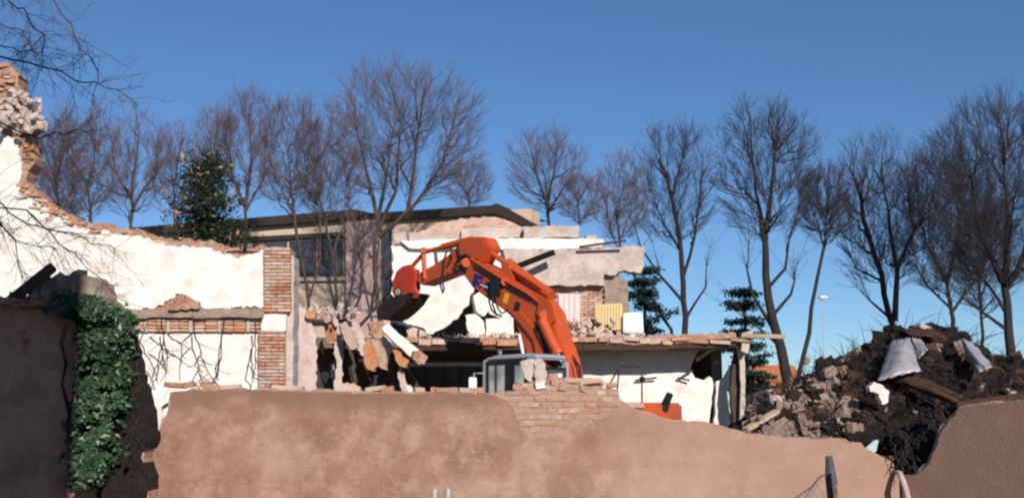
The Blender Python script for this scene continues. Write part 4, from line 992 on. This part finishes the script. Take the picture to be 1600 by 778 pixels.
    chunk('white_lump', 'pale lump on the very top of the heap', 'rubble', [(1436,510),(1442,504),(1456,510),(1458,518),(1446,517)], 15.1, .2, 'concrete', seed=62)
    chunk('blue_scrap', 'pale blue scrap sticking out of the breach', 'scrap', [(1352,700),(1366,688),(1374,686),(1370,704),(1364,710)], 12.05, .03, 'palegreen', seed=63, amp=.5)
    G = 'larger wall lumps on the left flank of the heap'
    for i, (poly, m, lb) in enumerate((
        ([(1202,616),(1228,618),(1226,632),(1214,642),(1206,634)], 'pinkgrey', 'grey plaster slab at the left foot of the heap under the far house'),
        ([(1232,638),(1244,626),(1262,644),(1258,656),(1240,654)], 'brick_pale', 'pinkish brick lump left of the middle of the heap flank'),
        ([(1240,616),(1262,614),(1272,630),(1264,640),(1248,632)], 'concrete', 'light grey concrete lump above the pinkish brick lump'),
        ([(1276,634),(1284,628),(1300,650),(1298,660),(1282,656)], 'pinkgrey', 'dusty pink wedge pointing up in the middle of the flank'),
        ([(1300,642),(1312,638),(1322,656),(1314,668),(1300,662)], 'concrete', 'grey stone lump right of the dusty pink wedge'),
        ([(1346,640),(1358,634),(1366,644),(1358,656),(1346,652)], 'concrete_dk', 'brownish stone lump below the white plaster lump'),
        ([(1342,660),(1354,656),(1360,668),(1350,676),(1342,672)], 'concrete_dk', 'brownish stone lump lowest in the middle of the heap'),
        ([(1416,670),(1424,666),(1428,676),(1422,684),(1416,680)], 'brick_pale', 'small pale stone in the dark spill above the breach'),
        ([(1216,660),(1226,656),(1236,668),(1230,678),(1216,676)], 'terracotta', 'red brick lump low at the left of the heap just above the wall'),
        ([(1246,664),(1256,656),(1262,672),(1256,682),(1244,680)], 'terracotta', 'red brick lump above the wall right of the first one'),
        ([(1288,578),(1302,570),(1312,580),(1302,590),(1290,590)], 'concrete_dk', 'brownish lump on the skyline of the heap flank'))):
        D = 13.0 + (690-poly[0][1])/60*1.0
        chunk('wall_lump', lb, 'rubble', poly, min(D, 14.6), .22, m, 1.0, 6, 70+i, G, rng.uniform(-.5,.5), rng.uniform(-.3,.3))
    chunk('skyline_stub', 'small dark block balanced at the skyline between tree and heap', 'rubble', [(1258,560),(1264,556),(1268,564),(1262,570),(1257,567)], 15.4, .1, 'concrete_dk', seed=90, amp=.5)
    tag(build('plank', MB().bar(at(1164,672,12.8), at(1214,642,13.2), .09, .05), M['wood'], bevel=.005), 'pale broken plank leaning at the left foot of the heap', 'plank')
    tag(build('drain_pipe', MB().tube([at(1396,736,12.0), at(1406,739,11.85), at(1411,752,11.75), at(1416,768,11.72), at(1426,815,11.72)], [.02,.03,.034,.034,.034], 8), M['fabric'], smooth=True), 'pinkish bent pipe hanging out of the wall breach', 'pipe')
    tag(build('pipe_tube', MB().tube([at(1312,642,13.3), at(1322,626,13.5), at(1346,614,13.8), at(1372,612,14.0)], .07, 10), M['concrete_dk'], smooth=True), 'curved grey brown tube half buried in the heap', 'pipe')
    tag(build('iron_rod', MB().tube([at(1456,668,11.9), at(1467,708,11.9)], .012, 6), M['rust']), 'thin rusty rod hanging on the right wall face by the breach', 'rod')
    tag(build('timber', MB().bar(at(1490,634,12.2), at(1640,614,12.6), .14, .09), M['rust'], bevel=.01), 'reddish brown timber lying along the right wall top', 'timber')
heap()

# ------------------------------------------------------------------ bare trees
def segs_mesh(S, n):
    """S: list of (p0,p1,r0,r1) -> tube segments built in one go"""
    A = np.array([[*a, *b, r0, r1] for a, b, r0, r1 in S]); p0, p1, r0, r1 = A[:,0:3], A[:,3:6], A[:,6], A[:,7]
    d = p1-p0; d /= np.linalg.norm(d, axis=1, keepdims=True)+1e-9
    ref = np.where(np.abs(d[:,2:3]) < .9, np.array([[0,0,1.]]), np.array([[1.,0,0]]))
    u = np.cross(d, ref); u /= np.linalg.norm(u, axis=1, keepdims=True); w_ = np.cross(d, u)
    ang = np.arange(n)*2*np.pi/n; ring = u[:,None,:]*np.cos(ang)[None,:,None] + w_[:,None,:]*np.sin(ang)[None,:,None]
    V0 = p0[:,None,:]+ring*r0[:,None,None]; V1 = p1[:,None,:]+ring*r1[:,None,None]
    verts = np.concatenate([V0, V1], axis=1).reshape(-1,3)
    k = len(S); base = (np.arange(k)*2*n)[:,None]; i = np.arange(n)[None,:]; j = (i+1) % n
    F = np.stack([base+i, base+j, base+n+j, base+n+i], axis=2).reshape(-1,4)
    return verts, F
def np_obj(name, verts, F, mat, parent):
    mi = np.array(wm(parent).inverted()); verts = verts @ mi[:3,:3].T + mi[:3,3]
    me = bpy.data.meshes.new(name); nv, nf, k = len(verts), len(F), F.shape[1]
    me.vertices.add(nv); me.vertices.foreach_set('co', verts.astype(np.float32).ravel())
    me.loops.add(nf*k); me.loops.foreach_set('vertex_index', F.astype(np.int32).ravel())
    me.polygons.add(nf); me.polygons.foreach_set('loop_start', np.arange(0, nf*k, k, dtype=np.int32)); me.polygons.foreach_set('loop_total', np.full(nf, k, dtype=np.int32))
    me.polygons.foreach_set('use_smooth', np.ones(nf, dtype=bool)); me.update(); me.validate(); me.materials.append(mat)
    o = bpy.data.objects.new(name, me); col.objects.link(o); o.parent = parent; return o
def wobble(p0, p1, k, amp, rng, bend=None):
    pts = []
    for i in range(k+1):
        t = i/k; p = p0.lerp(p1, t)
        if bend: p = p + bend*(4*t*(1-t))
        if 0 < i: p = p + V(rng.gauss(0,amp), rng.gauss(0,amp), rng.gauss(0,amp*.5))
        pts.append(p)
    return pts
def bare_tree(name, label, D, base, stems, crown, n=(9,9,6,4), r=.16, seed=0, mats=('bark','twig'), group='bare trees behind the ruin', dens=1.0):
    """base: px x of the foot. stems: traced limb paths in pixels (first starts at the foot). crown: (cx, cy, rx, ry) in pixels"""
    rng = random.Random(seed); cx, cy, rx, ry = crown; k = D/FPX
    c = at(cx, cy, D); RX, RZ = rx*k, ry*k
    t = thing(name, label, 'tree', V(at(base, 640, D).x, D, 0), group=group)
    thick, thin = [], []
    def lay(pts, r0, r1, out):
        m = len(pts)-1
        for i in range(m):
            a, b = i/m, (i+1)/m; d = (pts[i+1]-pts[i]); out.append((pts[i]-d*.03, pts[i+1]+d*.03, r0+(r1-r0)*a, r0+(r1-r0)*b))
    limbs = []
    for s_i, st in enumerate(stems):
        off = V(0,0,0); pts = []
        rr = .78*(st[-1] if isinstance(st[-1], float) else (r if s_i == 0 else r*.6))
        path = [p for p in st if not isinstance(p, float)]
        dz = rng.uniform(-.25,.25)*RX if s_i else 0
        for i, (x, y) in enumerate(path):
            p = at(x, y, D); p.y += dz*i/max(1,len(path)-1); pts.append(p)
        if s_i == 0: pts.insert(0, V(at(base,640,D).x, D, -.05))
        fine = [pts[0]]
        for a, b in zip(pts, pts[1:]):
            kk = max(1, int((b-a).length/.6))
            for q in range(1, kk+1): fine.append(a.lerp(b, q/kk) + V(rng.gauss(0,.025), rng.gauss(0,.025), 0))
        lay(fine, rr, rr*.45 if s_i == 0 else rr*.14, thick); limbs.append((fine, rr*.5))
        if s_i:                                            # every side limb ends in its own spray of twigs
            for q in range(10):
                f0 = fine[rng.randrange(len(fine)//2, len(fine))]; d = ((fine[-1]-fine[-2]).normalized() + V(rng.gauss(0,.4), rng.gauss(0,.4), rng.gauss(.2,.3)))*rng.uniform(.3,1.0)
                thin.append((f0, f0+d*.5, .009, .006)); thin.append((f0+d*.5, f0+d+V(0,0,.05), .006, .003))
                for k_ in range(3): s0 = f0+d*rng.uniform(.3,1); thin.append((s0, s0+V(rng.gauss(0,.2), rng.gauss(0,.2), rng.uniform(.05,.35)), .004, .002))
    # branches grow towards points spread evenly through the crown, each from the limb that reaches it most directly
    P, T, RR = [], [], []
    def note(pts, r0, r1, skip=0):
        m = len(pts)-1
        for i in range(skip, m):
            d = (pts[i+1]-pts[i]).normalized()
            for q in (0, .5): P.append(tuple(pts[i].lerp(pts[i+1], q))); T.append(tuple(d)); RR.append(r0+(r1-r0)*(i+q)/m)
    for fine, rr in limbs: note(fine, rr*2, rr*.8, max(0, int(len(fine)*.15)) if len(fine) > 6 else 0)
    def target(lo, hi, top=.0):
        while True:
            v = V(rng.uniform(-1,1), rng.uniform(-1,1), rng.uniform(-.92,1)); l = v.length
            if lo <= l <= hi and v.z > -.9+top*abs(v.x): break
        return V(c.x+v.x*RX, c.y+v.y*RX*.9, c.z+v.z*RZ)
    CB = V(c.x, c.y, c.z-RZ*1.25)
    A_ = RX*RZ/9.0; sc = max(.35, min(1.6, A_))
    def grow(N, lo, hi, kseg, rf, rmax, rend, amp, out_, pw=1.9, maxd=None):
        Pa, Ta = np.array(P), np.array(T); new = []
        for i in range(int(N)):
            t_ = target(lo, hi); d = np.array(t_)-Pa; L_ = np.linalg.norm(d, axis=1)+1e-6; cs = (d*Ta).sum(1)/L_; up = d[:,2]/L_; rd = (t_-CB).normalized(); cr_ = (d @ np.array(rd))/L_
            cost = L_*(pw+1.35-cs-1.3*cr_) + np.where(up < .15, L_*1.2, 0) + np.where(L_ < .25, 5, 0); k = int(cost.argmin())
            if maxd and L_[k] > maxd: continue
            p, tan, l = V(*Pa[k]), V(*Ta[k]), L_[k]; c1 = (p+tan*l*.4).lerp(t_-rd*l*.5, .5)
            pts = []
            for j in range(kseg+1):
                u = j/kseg; q = p*(1-u)**2+c1*(2*u*(1-u))+t_*u*u
                if 0 < j < kseg: q += V(rng.gauss(0,amp), rng.gauss(0,amp), rng.gauss(0,amp))
                pts.append(q)
            r0 = min(RR[k]*rf, rmax); new.append((pts, r0)); lay(pts, r0, rend, thick if r0 > .028 else thin)
        for pts, r0 in new: note(pts, r0, rend, 1)
        return new
    grow(16*sc**.5+6, .62, .98, 8, .7, .05, .008, .035, thick)
    grow((110*sc+20)*min(1, dens), .35, 1.03, 6, .6, .02, .006, .03, thin)
    tw = grow((680*sc+90)*dens, .2, 1.07, 4, .6, .009, .0036, .02, thin, 1.8)
    for pts, r0 in tw:
        m = len(pts)-1
        for i in range(n[3]+2):
            f_ = rng.uniform(.15,1)*m; a = min(m-1, int(f_)); p = pts[a].lerp(pts[a+1], f_-a); tan = (pts[a+1]-pts[a]).normalized()
            d = (tan*.7 + (p-CB).normalized()*.6 + V(rng.gauss(0,.34), rng.gauss(0,.34), rng.gauss(.05,.22))).normalized()*rng.uniform(.25,.75)*min(1.4, RZ*.32)
            mid = p+d*.5+V(rng.gauss(0,.02), rng.gauss(0,.02), .015); thin.append((p, mid, .0036, .003)); thin.append((mid, p+d, .003, .002))
            for j in range(2):
                s0 = p+d*rng.uniform(.3,.9); thin.append((s0, s0+(d.normalized()+V(rng.gauss(0,.35), rng.gauss(0,.35), rng.gauss(0,.25)))*rng.uniform(.1,.32), .0027, .0018))
    vt, F = segs_mesh(thick, 7); np_obj('trunk', vt, F, M[mats[0]], t)
    vt, F = segs_mesh(thin, 3); np_obj('crown', vt, F, M[mats[1]], t)
    return t
LT = (
 ('bare_tree', 'largest bare tree with wide fan shaped crown above the long building roof', 36, 600, [[(600,560),(585,420),(590,345)],[(590,345),(572,270),(556,190),.1],[(590,350),(600,280),(612,200),.1],[(592,360),(618,300),(628,180),.1],[(592,370),(640,330),(652,230),(664,150),.11],[(640,330),(690,260),(712,190),.08]], (632,205,128,120), (7,9,7,4), .17, ('bark','twig')),
 ('bare_tree', 'bare tree with several upright stems before the dark windows left of the pink pier', 33, 490, [[(490,600),(482,480),(470,400)],[(470,400),(458,320),(450,230),.07],[(482,470),(500,400),(496,320),.06],[(486,460),(470,420),(464,390),.04]], (455,240,60,100), (7,8,6,4), .12, ('bark','twig')),
 ('bare_tree', 'slender bare tree crossing the pink pier beside the dark windows', 33.5, 524, [[(524,600),(526,460),(516,380)],[(516,380),(500,310),(492,240),.06],[(520,400),(542,340),(546,280),.06]], (512,265,60,85), (7,8,6,4), .11, ('bark','twig')),
 ('bare_tree', 'thin crooked bare tree standing right before the pink pier', 31, 590, [[(590,600),(580,500),(566,430),(556,370)],[(570,440),(548,480),(530,440),.03],[(580,480),(604,440),.03]], (560,360,40,60), (4,5,4,3), .075, ('bark','twig')),
 ('bare_tree', 'bare tree with oval crown rising behind the dark evergreen', 38, 382, [[(382,600),(384,350),(380,310)],[(380,320),(362,270),(356,200),.08],[(384,320),(392,250),(390,180),.09],[(384,330),(410,280),(416,220),.07]], (382,225,56,96), (8,9,7,4), .15, ('bark','twig')),
 ('bare_tree', 'bare tree with reddish rounded crown left of the evergreen', 40, 205, [[(205,600),(205,350),(204,300)],[(204,310),(180,270),(168,230),.07],[(205,310),(212,250),(216,200),.08],[(205,330),(240,270),(250,220),.06]], (208,258,66,84), (8,9,7,4), .14, ('bark','twig')),
 ('bare_tree', 'hazy bare tree right behind the torn left wall top', 36, 140, [[(140,600),(142,330),(136,280)],[(136,290),(110,240),(104,190),.06],[(138,290),(152,230),(158,180),.06]], (128,255,62,96), (8,9,7,4), .12, ('bark','twig')),
 ('bare_tree', 'bare tree standing closest to the broken left wall tower', 30, 92, [[(92,600),(90,320),(86,270)],[(86,280),(70,230),.05],[(88,280),(112,210),.05]], (92,265,52,84), (7,8,6,4), .10, ('bark_dk','twig')),
 ('bare_tree', 'faint slim bare tree between the reddish crown and the evergreen', 46, 272, [[(272,600),(272,330),(270,280)],[(270,290),(262,240),.05],[(272,290),(284,230),.05]], (276,265,44,80), (7,8,6,3), .10, ('bark','twig')),
 ('bare_tree', 'faint slim bare tree just right of the evergreen top', 48, 332, [[(332,600),(332,300),(334,250)],[(334,260),(326,210),.05],[(334,260),(342,200),.05]], (334,230,36,70), (6,8,6,3), .10, ('bark','twig')),
 ('bare_tree', 'small round bare tree standing behind the roof hip', 50, 858, [[(858,600),(858,350),(856,310)],[(856,320),(838,280),(830,240),.09],[(856,320),(866,270),(872,225),.09],[(857,330),(890,280),.07],[(857,325),(850,260),.08]], (854,264,66,72), (8,9,7,4), .19, ('bark_dk','twig')),
 ('bare_tree', 'faint small bare tree over the roof between fan crown and hip', 52, 732, [[(732,600),(732,330),(730,300)],[(730,305),(718,280),.05],[(731,305),(748,270),.05]], (732,285,40,46), (6,7,6,3), .1, ('bark','twig')),
 ('bare_tree', 'faint small bare tree right of the round one behind the roof', 54, 905, [[(905,600),(904,340),(902,310)],[(903,315),(892,300),.05],[(903,315),(916,295),.05]], (906,312,38,40), (5,7,5,3), .09, ('bark','twig')),
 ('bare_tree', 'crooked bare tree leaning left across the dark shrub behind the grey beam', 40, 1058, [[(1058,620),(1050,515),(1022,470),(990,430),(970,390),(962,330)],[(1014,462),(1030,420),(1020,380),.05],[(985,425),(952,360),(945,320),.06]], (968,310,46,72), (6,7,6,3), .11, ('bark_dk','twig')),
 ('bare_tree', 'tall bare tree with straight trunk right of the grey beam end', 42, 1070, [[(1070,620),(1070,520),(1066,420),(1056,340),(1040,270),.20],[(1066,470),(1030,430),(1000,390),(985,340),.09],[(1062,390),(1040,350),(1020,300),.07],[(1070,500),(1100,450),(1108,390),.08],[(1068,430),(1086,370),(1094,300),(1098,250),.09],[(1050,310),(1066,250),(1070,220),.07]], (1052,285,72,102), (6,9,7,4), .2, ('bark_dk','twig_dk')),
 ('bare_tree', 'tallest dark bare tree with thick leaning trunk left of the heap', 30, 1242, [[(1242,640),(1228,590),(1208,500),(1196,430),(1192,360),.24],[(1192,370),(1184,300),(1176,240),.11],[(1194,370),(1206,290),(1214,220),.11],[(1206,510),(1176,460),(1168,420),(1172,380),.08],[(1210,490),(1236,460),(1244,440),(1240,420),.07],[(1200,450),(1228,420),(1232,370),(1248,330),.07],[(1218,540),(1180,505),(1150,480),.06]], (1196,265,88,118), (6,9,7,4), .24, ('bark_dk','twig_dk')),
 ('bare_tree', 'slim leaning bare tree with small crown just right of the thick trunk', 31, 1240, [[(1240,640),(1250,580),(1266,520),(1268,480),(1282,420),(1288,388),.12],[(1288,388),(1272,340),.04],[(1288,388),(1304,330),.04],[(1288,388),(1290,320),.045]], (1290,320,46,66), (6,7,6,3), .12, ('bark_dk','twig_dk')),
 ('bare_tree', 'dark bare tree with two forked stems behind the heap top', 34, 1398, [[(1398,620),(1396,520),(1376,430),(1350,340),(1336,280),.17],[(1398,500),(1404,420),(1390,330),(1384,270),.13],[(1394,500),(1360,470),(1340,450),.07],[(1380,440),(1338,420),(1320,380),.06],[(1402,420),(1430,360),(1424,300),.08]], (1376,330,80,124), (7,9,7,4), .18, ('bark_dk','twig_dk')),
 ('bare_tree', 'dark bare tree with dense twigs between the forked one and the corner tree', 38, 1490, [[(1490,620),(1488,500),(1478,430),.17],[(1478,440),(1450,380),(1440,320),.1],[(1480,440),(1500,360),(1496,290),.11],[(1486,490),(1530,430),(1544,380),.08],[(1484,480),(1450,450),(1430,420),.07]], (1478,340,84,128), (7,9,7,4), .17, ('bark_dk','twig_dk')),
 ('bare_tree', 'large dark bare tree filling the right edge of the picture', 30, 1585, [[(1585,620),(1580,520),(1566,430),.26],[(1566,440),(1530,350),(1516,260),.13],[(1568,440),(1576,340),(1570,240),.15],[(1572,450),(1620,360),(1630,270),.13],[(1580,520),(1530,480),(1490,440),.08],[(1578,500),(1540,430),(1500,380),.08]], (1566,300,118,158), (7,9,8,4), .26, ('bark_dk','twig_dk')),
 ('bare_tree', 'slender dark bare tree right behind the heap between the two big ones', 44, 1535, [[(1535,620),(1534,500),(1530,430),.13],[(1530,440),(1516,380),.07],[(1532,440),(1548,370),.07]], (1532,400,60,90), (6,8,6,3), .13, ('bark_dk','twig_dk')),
)
for i, (nm, lb, D, bs, st, cr, n, r, mm) in enumerate(LT):
    bare_tree(nm, lb, D, bs, st, cr, (n[0], n[1], n[2], n[3]-1), r, 100+i, mm, dens={3: .12, 15: 1.2, 17: 1.5, 18: 2.0, 19: 2.1, 20: 1.8, 0: 1.2}.get(i, 1.0))

# near tree at the left edge: only its thin outer branches reach the picture
def near_branches():
    rng = random.Random(9); D = 9.0
    t = thing('near_tree', 'bare tree at the left edge, its thin branches crossing the corner', 'tree', V(at(-420,640,D).x, D, 0))
    thick, thin = [], []
    def lay(pts, r0, r1, out):
        m = len(pts)-1
        for i in range(m): out.append((pts[i], pts[i+1], r0+(r1-r0)*i/m, r0+(r1-r0)*(i+1)/m))
    base = V(at(-420,640,D).x, D, -.05)
    trunk = [base, at(-415,400,D), at(-400,150,D), at(-380,-60,D)]; lay(trunk, .16, .08, thick)
    paths = [[(-395,100),(-200,0),(-40,20),(30,45),(56,90)],[(-390,0),(-150,-60),(-20,-20),(40,20),(70,60),(66,110)],[(-400,150),(-200,80),(-40,60),(20,75),(60,85)],
             [(-380,-60),(-100,-80),(60,-40),(110,40),(150,110),(146,160)],[(-398,120),(-150,60),(20,90),(120,125),(185,140),(215,165)],
             [(-405,250),(-200,190),(-30,180),(60,215),(120,205),(170,195)],[(-405,300),(-200,260),(-40,290),(40,350),(130,372),(180,392)],[(-408,330),(-220,320),(-60,330),(30,372),(90,390)],
             [(-405,280),(-150,250),(-30,300),(20,380),(40,440)],[(-408,340),(-150,300),(40,330),(120,400),(190,470)]]
    for pth in paths:
        pts = []
        jit = rng.uniform(-.5,.6)
        for a, b in zip(pth, pth[1:]):
            for q in range(4): pts.append(at(a[0]+(b[0]-a[0])*q/4+rng.gauss(0,3), a[1]+(b[1]-a[1])*q/4+rng.gauss(0,3), D+jit*(1 if a[0] > -300 else .2)+rng.gauss(0,.02)))
        pts.append(at(*pth[-1], D+jit)); lay(pts, .012, .0025, thick)
        for k in range(30):
            f_ = rng.uniform(.35,1)*(len(pts)-1); a = min(len(pts)-2, int(f_)); p = pts[a].lerp(pts[a+1], f_-a); tan = (pts[a+1]-pts[a]).normalized()
            d = (tan*.6 + V(rng.gauss(0,.5), rng.gauss(0,.4), rng.gauss(-.05,.6))).normalized()*rng.uniform(.12,.5); m_ = p+d*.5+V(0,0,rng.gauss(0,.03))
            thin.append((p, m_, .0026, .002)); thin.append((m_, p+d, .002, .0012))
            for j in range(3):
                s0 = p+d*rng.uniform(.3,.9); d2 = (d.normalized()+V(rng.gauss(0,.6), rng.gauss(0,.5), rng.gauss(0,.6))).normalized()*rng.uniform(.06,.2); thin.append((s0, s0+d2, .0017, .001))
    v, F = segs_mesh(thick, 6); np_obj('trunk', v, F, M['bark'], t); v, F = segs_mesh(thin, 3); np_obj('twigs', v, F, M['twig'], t)
near_branches()

# ------------------------------------------------------------------ evergreens
def leaf_cloud(pts, size, rng, flat=.0, up=.4):
    v = np.empty((len(pts)*4, 3)); F = np.arange(len(pts)*4).reshape(-1,4)
    P = np.array([tuple(p) for p in pts]); r = np.random.RandomState(rng.randrange(1<<30))
    n = r.normal(size=P.shape)*[1,1,1] + [0,-.4,up]; n /= np.linalg.norm(n, axis=1, keepdims=True)
    a = np.cross(n, r.normal(size=P.shape)); a /= np.linalg.norm(a, axis=1, keepdims=True); b = np.cross(n, a); s = (size*r.uniform(.6,1.4, len(P)))[:,None]
    v[0::4] = P-a*s; v[1::4] = P-b*s*.5; v[2::4] = P+a*s; v[3::4] = P+b*s*.5
    return v, F
def evergreen(name, label, D, px, top, bot, hw, kind, seed, group=None, droop=-.1, dens=1.0):
    rng = random.Random(seed); t = thing(name, label, 'tree', V(at(px,640,D).x, D, 0), group=group)
    zt, zb = at(px, top, D).z, at(px, bot, D).z; R0 = hw*D/FPX; c = V(at(px,(top+bot)/2,D).x, D, 0)
    S = [(V(c.x,D,-.05), V(c.x,D,zt*.5), .16, .1), (V(c.x,D,zt*.5), V(c.x,D,zt-.2), .1, .02)]; P = []; Q = []
    nb = int(70*dens)
    for i in range(nb):
        u = (i+rng.random())/nb
        if kind == 'conifer': u = (int(u*11)+rng.uniform(.1,.45))/11
        z = zb+(zt-zb)*u; a = rng.uniform(0,6.283)
        L_ = R0*((1-u)**.75 if kind == 'conifer' else (1-u*.97)**.85*1.05)*rng.uniform(.4,1.25)+.15
        d = V(math.cos(a), math.sin(a), droop+rng.uniform(-.1,.3)); p0 = V(c.x, D, z); p1 = p0+d*L_
        S.append((p0, p1, .03, .008))
        m = int((90 if kind == 'conifer' else 60)*dens*(.4+L_/R0))
        for k in range(m):
            q = rng.uniform(.25,1.05); w0 = (.10+.18*(1-q)) if kind == 'conifer' else .28
            p = p0.lerp(p1, q)+V(rng.gauss(0,w0), rng.gauss(0,w0), rng.gauss(-.02,w0*(.25 if kind == 'conifer' else .45)))
            (Q if kind != 'conifer' and rng.random() < .06*(1 if noise.noise(p*1.4) > 0 else .25) else P).append(p)
    v, F = segs_mesh(S, 6); np_obj('trunk', v, F, M['bark_dk'], t)
    P = P + [p + V(rng.gauss(0,.06), rng.gauss(0,.06), rng.gauss(0,.05)) for p in P for _ in range(2)]; v, F = leaf_cloud(P, .055 if kind == 'conifer' else .05, rng); o = np_obj('crown', v, F, M['needle' if kind == 'conifer' else 'evergreen'], t)
    if Q: 
        cl = [q + V(rng.gauss(0,.05), -.1, rng.gauss(0,.05)) for q in Q]; v, F = leaf_cloud(cl, .09, rng); np_obj('dry_leaves', v, F, M['dry_leaf'], t)
evergreen('broadleaf_evergreen', 'dark evergreen flecked with orange dry leaves behind the white wall', 30, 322, 246, 420, 50, 'broad', 3)
evergreen('cedar_tree', 'dark conifer with level branches between the ruin end and the thick trunk', 36, 1166, 442, 680, 66, 'conifer', 4, droop=-.02, dens=.85)
evergreen('conifer', 'dark bushy conifer behind the white cabinet and grey beam end', 40, 1008, 412, 620, 64, 'conifer', 5, droop=.08, dens=1.0)
